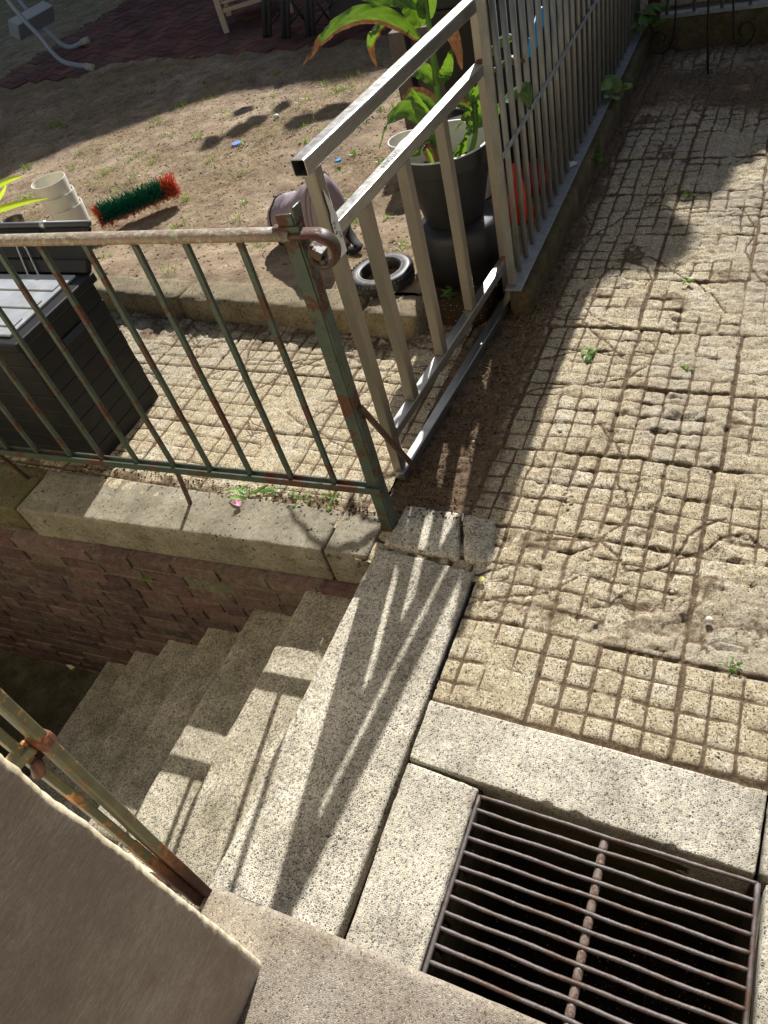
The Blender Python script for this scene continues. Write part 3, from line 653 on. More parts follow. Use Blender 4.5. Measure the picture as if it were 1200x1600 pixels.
# patio bricks in herringbone
V = []; F = []; CL = []; PBR = [(.40, .22, .19), (.46, .27, .23), (.37, .22, .20), (.34, .20, .18), (.43, .27, .24)]
ang = R_(45 + 20); ca, sa = math.cos(ang), math.sin(ang)
def pb(u0, v0, du, dv):
    cx, cy = u0 + du / 2, v0 + dv / 2; X = -5 + cx * ca - cy * sa; Y = 8 + cx * sa + cy * ca
    if not (5.88 < Y + .03 * math.sin(X * 3) < 10.2 and -7.45 < X < 2.0): return
    b = len(V); z = LZ + random.uniform(0, .006); g = .004
    for (uu, vv, zz) in ((u0 + g, v0 + g, z), (u0 + du - g, v0 + g, z), (u0 + du - g, v0 + dv - g, z), (u0 + g, v0 + dv - g, z), (u0 + g, v0 + g, z - .05), (u0 + du - g, v0 + g, z - .05), (u0 + du - g, v0 + dv - g, z - .05), (u0 + g, v0 + dv - g, z - .05)):
        V.append((-5 + uu * ca - vv * sa, 8 + uu * sa + vv * ca, zz + random.uniform(-.001, .001)))
    F.extend([(b, b + 1, b + 2, b + 3)] + [(b + k, b + 4 + k, b + 4 + (k + 1) % 4, b + (k + 1) % 4) for k in range(4)])
    k = random.uniform(.85, 1.15); c = PBR[random.randrange(5)]; CL.extend([lin(tuple(v * k for v in c))] * 8)
for i in range(-45, 75):
    for j in range(-45, 75):
        m = (i - j) % 4
        if m == 0: pb(i * .1, j * .1, .2, .1)
        if m == 3: pb(i * .1, j * .1 - .0, .1, .2)
tag(rawmesh('brick_patio', V, F, 'pbrick', colattr=CL), kind='structure')

# dry grass on the lawn and green tufts
def crumbs(name, pts, r0, r1, mat):
    n = len(pts); s = RNG.uniform(r0, r1, n)[:, None, None]; base = np.array([[1, 0, 0], [-1, 0, 0], [0, 1, 0], [0, -1, 0], [0, 0, 1], [0, 0, -1]]) * 1.0
    V = base[None] * s * RNG.uniform(.6, 1.2, (n, 6, 1)); V[:, :, 2] *= .7; V = V + pts[:, None, :]
    F = np.array([[0, 2, 4], [2, 1, 4], [1, 3, 4], [3, 0, 4], [2, 0, 5], [1, 2, 5], [3, 1, 5], [0, 3, 5]]); F = (np.arange(n)[:, None, None] * 6 + F).reshape(-1, 3)
    o = rawmesh(name, V.reshape(-1, 3), F, mat); o['kind'] = 'stuff'; return o
def blades(name, pts, hgt, wid, mat, lie=.0, kind=None, lbl=None, cat=None):
    n = len(pts); a = RNG.random(n) * 2 * np.pi; h = hgt * (.5 + RNG.random(n)); t = lie + (1 - lie) * RNG.random(n) * .9
    dx = np.cos(a); dy = np.sin(a); w = wid * (.6 + .8 * RNG.random(n))
    px_, py_, pz_ = pts.T; sx = -dy * w / 2; sy = dx * w / 2
    mid = np.stack([px_ + dx * h * .45 * t, py_ + dy * h * .45 * t, pz_ + h * .55 * (1 - t * .85)], 1)
    tip = np.stack([px_ + dx * h * t * 1.0, py_ + dy * h * t, pz_ + h * (1 - t) * .9 + .004], 1)
    S = np.stack([sx, sy, sx * 0], 1); base = pts
    V = np.stack([base - S, base + S, mid + S * .8, mid - S * .8, tip + S * .15, tip - S * .15], 1).reshape(-1, 3)
    k = np.arange(n)[:, None] * 6; F = np.concatenate([k + np.array([0, 1, 2, 3]), k + np.array([3, 2, 4, 5])])
    br = np.repeat(RNG.random(n) * .45, 6)
    o = rawmesh(name, V, F, mat, attrs={'brown': br}); 
    if kind: o['kind'] = kind
    return o
def lz(X, Y): return lawn(X, Y)[0]
n = 900; X = RNG.uniform(-6.5, -1.0, n); Y = RNG.uniform(2.6, 5.9, n); blades('leaf_litter', np.stack([X, Y, lawn(X, Y)[0] + .002], 1), .035, .012, 'dryleaf', .95, 'stuff')
n = 7000; X = RNG.uniform(-6.5, -.95, n); Y = RNG.uniform(2.56, 6.0, n); crumbs('soil_clods', np.stack([X, Y, lawn(X, Y)[0]], 1), .003, .011, 'earth')
N = 150000; X = RNG.uniform(-7.2, -.95, N); Y = RNG.uniform(2.55, 6.0, N)
dens = fbm(X, Y, .5, 4, 71); m = dens + RNG.random(N) * .55 > .30; X = X[m]; Y = Y[m]
blades('dry_grass', np.stack([X, Y, lz(X, Y) - .002], 1), .045, .0022, 'straw', .72, 'stuff')
pts = []
for _ in range(150):
    cx, cy = RNG.uniform(-6.8, -1.1), RNG.uniform(2.62, 5.9)
    n = int(RNG.uniform(6, 40)); s = RNG.uniform(.01, .045)
    pts.append(np.stack([RNG.normal(cx, s, n), RNG.normal(cy, s, n)], 1))
for (ix, iy, n) in ((285, 165, 60), (98, 200, 60), (243, 195, 40), (190, 190, 25), (432, 182, 10), (205, 250, 40), (40, 262, 50), (208, 278, 30), (370, 340, 25), (180, 320, 30), (475, 155, 30), (435, 165, 30), (525, 140, 30), (88, 195, 60), (550, 345, 40), (45, 310, 40), (130, 345, 30)):
    p = P(ix, iy, LZ); pts.append(np.stack([RNG.normal(p.x, .03, n), RNG.normal(p.y, .03, n)], 1))
pts = np.concatenate(pts); pts = pts[(pts[:, 1] > 2.56)]
blades('grass_tufts', np.column_stack([pts, lz(pts[:, 0], pts[:, 1])]), .045, .0035, 'grassg', .15, 'stuff')
X = RNG.uniform(-12, -7.3, 9000); Y = RNG.uniform(3.5, 11, 9000); blades('rough_grass', np.stack([X, Y, X * 0 + LZ], 1), .07, .006, 'grassg', .4, 'stuff')
# grit, crumbs and straw on the paving
n = 1500; X = RNG.uniform(-.66, 1.2, n); Y = .80 + RNG.random(n) ** 1.3 * 4.2; crumbs('gravel', np.stack([X, Y, X * 0 + .001], 1), .001, .0045, 'pebble')
n = 900; X = RNG.normal(-.86, .07, n); Y = RNG.uniform(1.35, 2.7, n); X2 = RNG.uniform(-2.4, -1.0, 500); Y2 = RNG.normal(1.36, .02, 500)
crumbs('soil_crumbs', np.concatenate([np.stack([X, Y, X * 0 + .003], 1), np.stack([X2, Y2, X2 * 0 + .002], 1)]), .002, .006, 'dirt_dark')
X = np.concatenate([RNG.uniform(-.6, 1.1, 260), RNG.normal(-.80, .05, 260), RNG.uniform(-2.6, -1.1, 120)]); Y = np.concatenate([RNG.uniform(1.1, 4, 260), RNG.uniform(1.9, 2.75, 260), RNG.uniform(2.0, 2.35, 120)])
blades('straw_litter', np.stack([X, Y, X * 0 + .002], 1), .04, .0016, 'straw', .9, 'stuff')
pj = [(P(x, y, -.012)) for x, y in ((612, 1225), (606, 1240), (600, 1262), (596, 1275), (620, 1208), (650, 1140), (672, 1078))]
pp = np.array([[p.x + random.gauss(0, .006), p.y + random.gauss(0, .02), -.01] for p in pj for _ in range(26)]); crumbs('joint_debris', pp, .002, .005, 'dirt_dark')
for i, (x, y, s) in enumerate(((885, 770, .006), (893, 775, .007), (880, 777, .005), (888, 783, .006), (832, 768, .006), (875, 672, .007), (1108, 968, .010), (1050, 925, .006), (740, 690, .006), (1068, 695, .007))):
    p = P(x, y, .006); mb = MB(); mb.lathe([(s * .3, -s * .4), (s, 0), (s * .8, s * .4), (s * .1, s * .6)], p, 8)
    tag(mb.build('pebble', 'whitepl' if i in (5, 6) else 'pebble', loc=tuple(p), smooth=True),
        ['small grey pebble, upper left of a cluster on the grooved paving', 'largest pebble of the cluster on the grooved paving', 'small pebble at the left of the cluster on the grooved paving', 'lowest pebble of the cluster on the grooved paving', 'lone pebble left of the pebble cluster on the paving', 'tiny white chip on the paving below the pale weed', 'bright white pebble beside a crack near the lower right paving', 'small stone in the worn paving left of the white pebble', 'grey pebble in the shaded dirt beside the rusty brace', 'small stone on cracked paving near the right edge'][i], 'pebble', 'pebbles on the paving')

# =================================================================== GREEN RAILING
rl = thing('green_railing', 'rusty green iron railing with a scrolled handrail end beside the steps', 'railing', (-1.8, 1.27, 0))
RN = (-.055, 1, 0); R0 = (-1, 1.30, 0)
rp = lambda x, y: PL(x, y, R0, RN)
zl = .19
A = rp(585, 766); B = rp(262, 729); C_ = rp(0, 703)
rd = Vector((1, .055, 0)).normalized(); rn = Vector((-.055, 1, 0)).normalized()
yr = lambda x: 1.30 + .055 * (x + 1)
def rz(x, z): return Vector((x, yr(x), z))
xL = -3.3; zt0 = rp(262, 369); slope = (rp(20, 368).z - rp(440, 366).z) / (rp(20, 368).x - rp(440, 366).x)
ztop = lambda x: rp(440, 366).z + (x - rp(440, 366).x) * slope * .6
zlow = lambda x: .187 + (x + .93) * -.008
mb = MB(); w = .007
for off in (-.0125, .0125):
    mb.bar(rz(xL, zlow(xL)) + rn * off, rz(-.935, zlow(-.935)) + rn * off, w, .026, seg=14, jit=.0006)
mb.build('lower_rail', 'green', rl, bevel=.0012)
botx = [521, 452, 386, 322, 262, 204, 150, 97, 45]; boty = [754, 743, 733, 725, 718, 712, 706, 700, 695]
xs = [rp(x, y - 6).x for x, y in zip(botx, boty)]
step = (xs[0] - xs[5]) / 5
while xs[-1] > xL + .1: xs.append(xs[-1] - step)
print('BAR SPACING', step, [round(x, 3) for x in xs])
for i, x in enumerate(xs):
    mb = MB(); mb.bar(rz(x + random.uniform(-.002, .002), zlow(x) - .014), rz(x, ztop(x) - .01), .0155, .0125, up=rn, seg=10, jit=.0006)
    mb.build('baluster', 'green', rl, bevel=.001)
for (px_, py_) in ((297, 787), (45, 747)):
    f = P(px_, py_, 0); x = min(xs, key=lambda v: abs(v - f.x)) if px_ > 100 else f.x
    mb = MB(); mb.bar((f.x, f.y, -.01), rz(x, zlow(x) - .01), .012, .014, up=rn, seg=6, jit=.0008); mb.build('leg', 'rustdark', rl, bevel=.0015)
# handrail, half-oval section
xe = rp(455, 366).x
pts = [rz(x, ztop(x)) for x in np.linspace(xL, xe, 26)]
mb = MB(); mb.tube(pts, .0225, 14, flat=.62, rj=.015); mb.build('handrail', 'rail_top', rl, smooth=True)
# scroll: a flat band curling over and under
zc_ = ztop(xe); r0 = .044; cx0 = rp(501, 388).x
sc = [rz(xe - .02, zc_), rz((xe + cx0) / 2, zc_)]
for i in range(30):
    a_ = math.pi / 2 - i / 29 * math.pi * 1.75; rr = r0 * (1 - .52 * i / 29); sc.append(rz(cx0 + rr * math.cos(a_), zc_ - r0 + (rr) * math.sin(a_) + (0)))
mb = MB(); mb.tube(sc, [.0205] * 14 + [.0205 - .004 * i / 18 for i in range(len(sc) - 14)], 14, flat=.42, rj=.03, up=(0, 0, 1)); mb.build('scroll', 'rustdark', rl, smooth=True)
mb = MB(); cv = rz(cx0 - .008, zc_ - r0 - .002); mb.box(cv, (.030, .034, .022), rot=Matrix.Rotation(.5, 3, 'Y')); mb.box(cv + Vector((.012, -.006, -.018)), (.016, .02, .012), rot=Matrix.Rotation(-.4, 3, 'Y')); mb.build('scroll_bolt', 'rustdark', rl, bevel=.003)
# post: angle iron
F0 = P(606, 826, 0); px0 = F0.x; py0 = F0.y
T0 = rp(463, 372); T0 = Vector((T0.x, T0.y, ztop(T0.x)))
lean = Vector((T0.x - px0 , T0.y - py0, T0.z))
print('POST', F0, T0)
post = lambda z: Vector((px0, py0, 0)) + lean * (z / lean.z)
mb = MB()
mb.bar(post(-.03) + rd * -.002, post(1.035) + rd * -.014, .036, .006, up=rn, seg=10, jit=.0006)
mb.bar(post(-.03) + rd * .018 + rn * .02, post(1.035) + rd * .006 + rn * .02, .006, .040, up=rn, seg=10, jit=.0006)
mb.build('post', 'green', rl, bevel=.0015)
mb = MB(); t_ = post(1.035)
mb.bar(t_ + rd * -.012, t_ + rd * -.014 + Vector((0, 0, .036)), .042, .008, up=rn)
mb.bar(t_ + rd * .010 + rn * .015, t_ + rd * .014 + rn * .02 + Vector((0, 0, .048)), .006, .040, up=rn)
mb.bar(t_ + rd * -.05, t_ + rd * .02 + Vector((0, 0, .0)), .020, .02)
mb.build('post_cap', 'green', rl, bevel=.003)
b1 = P(655, 738, 0); b0 = post(.50) + rd * .02 + rn * .02
mb = MB(); mb.bar(b0, b1, .013, .016, up=rn, seg=8, jit=.0012); mb.build('brace', 'rustdark', rl, bevel=.002)
# hinge pins on the post
hp = post(.86) + rd * -.035 + rn * .045
mb = MB(); mb.tube([hp + Vector((-.004, 0, .03)), hp + Vector((-.004, 0, -.012))], .0065, 10); mb.build('pin', 'pinpaint', rl, smooth=True)
mb = MB(); mb.bar(hp + Vector((-.003, 0, -.012)), hp + rd * .02 + Vector((0, 0, -.085)), .012, .008, up=rn); mb.build('pin_bracket', 'redrust', rl, bevel=.002)
hp2 = P(569, 738, .03); mb = MB(); mb.tube([hp2 + Vector((0, 0, .028)), hp2 + Vector((0, 0, -.03))], .0075, 10); mb.build('pin', 'whitepl', rl, smooth=True)

# =================================================================== SECOND RAILING by the house wall
r2 = thing('rusty_railing', 'olive rust-peeled iron railing post with a collar beside the chipped wall', 'railing', (-.968, .17, 0))
q0 = Vector((-.966, .150, -.01)); q1 = XP(0, 1095, -.975); q1 = q0 + (q1 - q0) * 1.6
mb = MB(); mb.bar(q0, q1, .036, .020, up=(0, 1, 0), seg=16, jit=.0008); mb.build('post', 'rust2', r2, bevel=.003)
m0 = XP(204, 1318, -.99); m1 = XP(0, 1150, -.99); m1 = m0 + (m1 - m0) * 2.2; 
mb = MB(); mb.bar(q0 + Vector((-.01, -.02, .0)), m0, .022, .02, up=(0, 1, 0)); mb.bar(m0, m1, .022, .016, up=(0, 1, 0), seg=10, jit=.0008); mb.build('side_bar', 'rust2', r2, bevel=.002)
mb = MB(); mb.bar(q0 + Vector((0, 0, .02)), q0 + Vector((-.07, -.012, .03)), .03, .022, seg=3, jit=.001); mb.bar(q0 + Vector((-.07, -.012, .03)), q0 + Vector((-.28, -.03, .04)), .024, .012, seg=5, jit=.002); mb.build('foot_strap', 'rustdark', r2, bevel=.003)
pd = (q1 - q0).normalized(); cq = q0 + pd * (XP(68, 1150, -.973) - q0).dot(pd)
ring = [cq + (Vector((1, 0, 0)) * math.cos(t) + pd.cross(Vector((1, 0, 0))) * math.sin(t)) * .024 for t in np.linspace(0, 2 * math.pi, 22)]
mb = MB()
mb.bar(cq - pd * .016, cq + pd * .016, .046, .032, up=(0, 1, 0), seg=3, jit=.001); mb.build('collar', 'rust', r2, bevel=.010)
mb = MB(); mb.bar(cq + Vector((-.01, -.015, 0)), cq + Vector((-.035, -.11, -.005)), .028, .022, seg=3, jit=.002); mb.build('collar_bracket', 'rust2', r2, bevel=.004)
mb = MB(); bb = cq + Vector((-.005, -.035, -.035)); mb.lathe([(.001, .016), (.010, .013), (.012, 0), (.012, -.02), (.004, -.026)], bb, 10, ax=(.2, .4, 1)); mb.build('bolt', 'rust', r2, smooth=True)

# =================================================================== STEEL GATE
gt = thing('steel_gate', 'unpainted square-tube steel gate standing half open over the paving', 'gate', (-1.02, 1.53, 0))
G0 = Vector((-1.005, 1.545, 0)); G1 = Vector((-.922, 2.60, 0)); gd = (G1 - G0).normalized(); gn = Vector((gd.y, -gd.x, 0)); S = .036
g = lambda t, z: G0 + gd * t + Vector((0, 0, z)); GL = (G1 - G0).length
def sqtube(name, p0, p1, mat, open0=False, jit=0):
    mb = MB(); p0 = Vector(p0); p1 = Vector(p1); d = (p1 - p0).normalized(); mb.bar(p0, p1, S, S, up=gn if abs(d.z) > .7 else (0, 0, 1), seg=6, jit=.0003)
    if open0: mb.f = [f for f in mb.f if f != (3, 2, 1, 0)]
    ob = mb.build(name, mat, gt, bevel=.003)
    if open0: sm = ob.modifiers.new('wall', 'SOLIDIFY'); sm.thickness = .003; sm.offset = -1
    return ob
sqtube('top_rail', g(-.045, 1.080), g(GL + .0, 1.080), 'steel_y', True)
MB().box(g(.12, 1.08), (.03, .2, .033), math.atan2(gd.y, gd.x) - math.pi / 2).build('tube_shade_plug', 'inside', gt)  # near-black block paints the shade inside the hollow tube end
sqtube('mid_rail', g(.021, .893), g(GL - .022, .893), 'steel_y')
sqtube('bottom_rail', g(.021, .176), g(GL - .022, .176), 'steel_y')
sqtube('foot_rail', g(-.03, .016) + gn * .012, g(GL + .03, .016) + gn * .012, 'steel_y')
sqtube('stile', g(0, -.008), g(0, 1.0625), 'steel_v'); sqtube('stile', g(GL, -.008), g(GL, 1.0625), 'steel_v')
for (x, y) in ((645, 622), (689, 547), (734, 472)):
    t = (PL(x, y, G0, gn) - G0).dot(gd) ; sqtube('bar', g(t, .1935), g(t, .8755), 'steel_v')
for t, z in ((.0, 1.058), (GL, 1.058), (.02, .872), (GL - .02, .915), (GL - .02, .198), (.02, .156)):
    mb = MB(); mb.lathe([(.002, .004), (.012, .002), (.016, -.004)], g(t, z) + gn * .0, 10); mb.build('weld', 'rust', gt, smooth=True)
# torn sticker on the near stile, facing the pavement, with bits of print
stk = MB(); sf = lambda t, z, e=.0212: g(t, z) + gn * e
sv = [(-.008, 1.012), (.004, .985), (.012, .955), (.019, .930), (.019, .83), (-.016, .83), (-.012, .93), (-.006, .95), (-.009, .985)]
stk.add([sf(a_, b_) for a_, b_ in sv] , [tuple(range(len(sv)))]); s_o = stk.build('sticker', 'label', gt)
def text_mesh(name, body, size, origin, xdir, updir, mat, parent, off=(0, 0)):
    cu = bpy.data.curves.new(name, 'FONT'); cu.body = body; cu.size = size; cu.extrude = .0002; to = bpy.data.objects.new(name, cu); SC.collection.objects.link(to)
    dg = bpy.context.evaluated_depsgraph_get(); me = bpy.data.meshes.new_from_object(to.evaluated_get(dg)); bpy.data.objects.remove(to)
    xd, ud = Vector(xdir).normalized(), Vector(updir).normalized(); nd = xd.cross(ud)
    for v in me.vertices: c = v.co.copy(); v.co = Vector(origin) + xd * c.x + ud * c.y + nd * c.z - wloc(parent)
    me.materials.clear(); me.materials.append(M[mat]); ob = bpy.data.objects.new(name, me); SC.collection.objects.link(ob); ob.parent = parent; return ob
up_ = Vector((0, 0, 1))
text_mesh('print', 'TV 9', .018, sf(-.011, .925, .0216), -up_, gd, 'ink', gt); text_mesh('print', 'OK', .013, sf(.006, .890, .0216), -up_, gd, 'ink', gt)
# faint stencilled marks on the mid rail's upper face
text_mesh('stencil_mark', 'VITONIA', .026, g(.41, .9136) - gn * .010, -gd, gn, 'inkfade', gt)

# =================================================================== PLINTH AND FENCE
slabp = tag(slab('fence_plinth', [(-.885, 2.49), (-.795, 2.49), (-.785, 5.40), (-.885, 5.40)], -.1, .118, 'plinth', res=.018, rnd=.012, amp=.006, chip=.012, seed=80),
            'low dirty concrete plinth under the tall steel fence', 'wall base')
fn = thing('steel_fence', 'tall grey galvanised bar fence on a concrete plinth', 'fence', (-.86, 3.9, .12))
mb = MB(); mb.box((-.857, 3.915, .124), (.066, 2.90, .010), -.0); o = mb.build('base_plate', 'galv_plate', fn, bevel=.0015)
bx0 = -.868; by0 = 2.60
FH = 1.12
for i in range(27):
    y = by0 + i * .1035 ; mb = MB(); mb.tube([(bx0, y, .129), (bx0, y, FH)], .0112, 12); mb.build('fence_bar', 'galv', fn, smooth=True)
mb = MB(); mb.box((bx0, 2.498, .62), (.030, .012, .98)); mb.build('end_stile', 'galv', fn, bevel=.001)
mb = MB(); mb.box((bx0 + .012, 3.94, .628), (.006, 2.86, .016)); mb.build('mid_rail', 'galv_plate', fn, bevel=.001)
mb = MB(); mb.box((bx0, 3.92, FH + .01), (.04, 2.88, .02)); mb.build('top_rail', 'galv', fn, bevel=.001)
for i in range(3): pass

# =================================================================== RIGHT END WALL, RED POST, SCROLLS
ew = tag(slab('end_wall', [(-.80, 5.26), (1.9, 5.20), (1.9, 5.42), (-.80, 5.45)], -.1, .15, 'plinth', res=.03, rnd=.01, amp=.004, seed=90), 'low mossy garden wall at the far end of the paving', 'wall')
ef = thing('wall_fence', 'grey bar fence along the top of the far garden wall', 'fence', (.3, 5.3, .15))
mb = MB(); mb.box((.56, 5.27, .163), (2.6, .05, .024), -.022); mb.build('bottom_rail', 'galv_plate', ef, bevel=.002)
for i in range(17):
    mb = MB(); x = -.70 + i * .15; mb.tube([(x, 5.28 - .02 * (x + .7), .17), (x, 5.28 - .02 * (x + .7), 1.1)], .010, 8); mb.build('bar', 'galv', ef, smooth=True)
rpst = tag(MB().box((-.79, 5.40, .55), (.07, .06, .95)).build('fence_post', 'redpaint', loc=(-.79, 5.40, .1), bevel=.004), 'dark red square post where the two fences meet', 'post')
hb = thing('back_hedge', 'dark hedge behind the far garden wall', 'hedge', (.6, 5.9, 0))
mb = MB()
for _ in range(2600):
    c = Vector((random.uniform(-.6, 2.2), random.uniform(5.62, 6.3), random.uniform(.1, 1.5))); s = random.uniform(.02, .04)
    u = Vector((random.gauss(0, 1), random.gauss(0, 1), random.gauss(0, 1))).normalized(); v = u.orthogonal().normalized()
    mb.add([c - u * s, c + v * s * .5, c + u * s, c - v * s * .5], [(0, 1, 2, 3)], random.random() * .3)
mb.build('foliage', 'treeleaf', hb, attr='brown')
ps = thing('plant_stand', 'black wrought iron stand with two scrolled feet by the far wall', 'plant stand', (-.40, 4.85, 0))
leg0 = P(1106, 112, .0); Yl = leg0.y
def ipts(l, Y): return [YP(x, y, Y) for x, y in l]
mb = MB(); mb.tube([P(1106, 115, .0), YP(1106, 60, Yl), YP(1107, 0, Yl), YP(1108, -60, Yl)], .006, 8); mb.build('centre_leg', 'iron', ps, smooth=True)
Ys = 5.1
s1 = crom(ipts([(1052, -40), (1056, 10), (1052, 55), (1045, 75), (1033, 83), (1022, 78), (1018, 64), (1024, 52), (1034, 50), (1040, 58), (1036, 66)], Ys), 60)
s2 = crom(ipts([(1144, -40), (1146, 10), (1147, 58), (1154, 70), (1164, 70), (1176, 58), (1179, 45), (1172, 34), (1160, 38), (1155, 50), (1160, 56)], Ys), 60)
for s_ in (s1, s2): mb = MB(); mb.tube(s_, .0055, 8); mb.build('scroll_foot', 'iron', ps, smooth=True)
# twig by the stand
mb = MB(); mb.tube(crom([P(1085, 120, .01), P(1105, 105, .015), P(1130, 98, .01), P(1150, 85, .015)], 12), .004, 6); tag(mb.build('twig', 'wood', smooth=True), 'pale broken twig lying by the iron stand', 'twig')

# =================================================================== STORAGE BOX
bxT = thing('storage_box', 'black ribbed plastic storage box, sun glare painted grey on its lid', 'storage box', (-2.8, 1.62, 0))
HB = .60; bx1, bx2, byf, byb = -2.265, -3.45, 1.375, 1.80
mb = MB()
def ribbox(x0, x1, y0, y1, z0, z1, rows, inset=.002):
    hs = (z1 - z0) / rows
    for i in range(rows):
        a_ = z0 + i * hs; mb.box(((x0 + x1) / 2, (y0 + y1) / 2, a_ + hs / 2), (abs(x1 - x0) - (inset if i % 2 else 0), abs(y1 - y0) - (inset if i % 2 else 0), hs - .0005))
ribbox(bx2, bx1, byf, byb, .0, HB - .04, 8); mb.build('body', 'black', bxT, bevel=.003)
mb = MB(); mb.box(((bx1 + bx2) / 2, (byf + byb) / 2, HB - .018), (abs(bx1 - bx2) + .03, byb - byf + .03, .036)); mb.build('rim', 'black', bxT, bevel=.006)
mb = MB(); mb.box(((bx1 + bx2) / 2 - .01, (byf + byb) / 2 - .0, HB + .006), (abs(bx1 - bx2) - .06, byb - byf - .05, .010))
for yy in (1.47, 1.58, 1.69): mb.box(((bx1 + bx2) / 2 - .01, yy, HB + .0135), (abs(bx1 - bx2) - .10, .05, .006))
mb.build('lid', 'lidglare', bxT, bevel=.003)
lt = Matrix.Rotation(R_(50), 3, 'X')
hg = Vector((0, 1.805, HB - .01)); ld = Vector((0, math.sin(R_(40)), math.cos(R_(40)))); lnm = Vector((0, -math.cos(R_(40)), math.sin(R_(40))))
mb = MB(); xm = (bx1 + bx2) / 2
c_ = Vector((xm, 0, 0)) + hg + ld * .085; rm = Matrix((Vector((1, 0, 0)), lnm * -1, ld)).transposed()
mb.box(c_, (abs(bx1 - bx2), .018, .18), rot=rm); mb.box(Vector((xm, 0, 0)) + hg + ld * .03 + lnm * .012, (abs(bx1 - bx2) + .01, .03, .05), rot=rm)
mb.box(Vector((xm - .07, 0, 0)) + hg + ld * .11 + lnm * .014, (abs(bx1 - bx2) - .34, .02, .10), rot=rm)
mb.build('lid_flap', 'black', bxT, bevel=.006)
LP_ = lambda x, y: PL(x, y, Vector((0, 0, 0)) + hg + lnm * .035, lnm)
mb = MB(); mb.tube([LP_(x, y) for x, y in ((0, 451), (45, 450), (50, 444), (27, 388), (27, 381), (33, 379), (42, 390), (70, 450), (73, 453))], .0035, 8); mb.build('wire_stay', 'wire', bxT, smooth=True)
mb = MB(); e0, e1 = [Vector((x, 0, 0)) + hg + ld * .185 + lnm * .005 for x in (bx1 + .0, bx2)]; mb.tube([e0, e0.lerp(e1, .5), e1], .014, 12, flat=.8); mb.build('lip', 'darkmet', bxT, smooth=True)
mb = MB(); ee = e0.lerp(e1, .19); mb.tube([ee, ee + (e1 - e0).normalized() * .022], .0165, 12, flat=.85); mb.build('hinge_clip', 'wire', bxT, smooth=True)
mb = MB(); mb.box((bx1 + .005, 1.60, .475), (.003, .12, .03)); mb.build('sticker', 'bluesheen', bxT)  # dark blue patch painted for the bluish reflection on the box side
# bowl and wire handle behind the lip
bc = P(17, 352, .45); mb = MB(); mb.lathe([(.045, 0), (.06, .03), (.075, .08), (.078, .082), (.070, .078), (.055, .03), (.0, .012)], (-3.75, 2.55, LZ + .02), 30)
bwl = P(17, 345, .22)
mb = MB(); mb.lathe([(.0, -.10), (.045, -.10), (.065, -.05), (.078, 0), (.081, .002), (.074, -.002), (.06, -.05), (.04, -.09), (.0, -.092)], bwl, 30)
tag(mb.build('metal_bowl', 'bowlmet', smooth=True, loc=tuple(bwl)), 'small tarnished metal bowl behind the storage box', 'bowl')
mb = MB(); mb.tube(crom([P(-20, 356, .30), P(0, 350, .31), P(14, 356, .3), P(22, 368, .28)], 14), .004, 8); mb.tube(crom([P(-20, 340, .33), P(0, 345, .33), P(14, 358, .3)], 10), .003, 8)
tag(mb.build('wire_loop', 'wire', smooth=True), 'bent bright wire loops at the left edge beside the bowl', 'wire')

# =================================================================== STACKED BUCKETS
bk = P(124, 362, LZ); tilt = Vector((0.02, 0.0, 1)).normalized()
for i, lb in enumerate(('lowest cream plastic bucket of the stack by the broom', 'middle cream bucket of the stack, with a small hole in its side', 'topmost cream bucket of the stack, its open rim showing')):
    z = .075 * i; r = .100; b = bk + Vector((0, 0, z)) + Vector((-.012 * i, .0, 0))
    mb = MB(); mb.lathe([(.0, .003), (.086, .003), (r - .003, .165), (r, .165), (r + .002, .158), (.089, 0), (.0, 0)], b, 48, ax=tilt)
    tag(mb.build('bucket', 'cream', smooth=False, loc=tuple(b)), lb, 'bucket', 'stacked cream buckets')
for ob in bpy.data.objects:
    if ob.name.startswith('bucket'):
        for p in ob.data.polygons: p.use_smooth = True
        em = ob.modifiers.new('es', 'EDGE_SPLIT'); em.split_angle = R_(40)

# =================================================================== BROOM HEAD
br0, br1 = P(162, 360, LZ + .02), P(284, 309, LZ + .02)
bd = (br1 - br0).normalized(); bs = Vector((bd.y, -bd.x, 0)); BL = (br1 - br0).length
bt = thing('broom_head', 'broom head with green and orange bristles lying on the bare lawn', 'broom', tuple(br0))
bo = (bs * .75 + Vector((0, 0, .55))).normalized()   # bristle direction
back = br0 - bs * .035 + Vector((0, 0, .055))
mb = MB(); bu = bo.cross(bd).normalized(); rmb = Matrix((bd, bo, bu)).transposed()
mb.box(back + bd * (BL / 2) - bo * .0, (BL * .98, .022, .070), rot=rmb); mb.box(back + bd * (BL * .40) - bo * .018 + bu * .03, (BL * .66, .03, .012), rot=rmb); mb.build('board', 'black', bt, bevel=.003)
for nm, mt in (('bristles', 'green_br'), ('end_bristles', 'red_br')):
    V = []; F = []
    for i in range(2300):
        u = random.uniform(0, 1); w_ = random.uniform(-1, 1)
        red = u > .82 + .02 * random.random() or u < .06 or w_ < -.72
        if red != (mt == 'red_br'): continue
        root = back + bd * (BL * (.01 + .98 * u)) + bu * (w_ * .036) + bo * .01
        spread = bo + bd * ((u - .5) * .5 + random.gauss(0, .24)) + bu * (w_ * .75 + random.gauss(0, .24)); tp = root + spread.normalized() * random.uniform(.036, .074)
        tp += Vector((0, 0, -.008 * random.random())); tp.z = max(tp.z, LZ + .004); s = .0017; b = len(V); sdv = bd * s; su = bu * s
        V += [root - sdv, root + sdv, root + su, tp - sdv, tp + sdv, tp + su]; F += [(b, b + 1, b + 4, b + 3), (b + 1, b + 2, b + 5, b + 4), (b + 2, b, b + 3, b + 5), (b + 3, b + 4, b + 5)]
    rawmesh(nm, [tuple(v) for v in V], F, mt, bt)

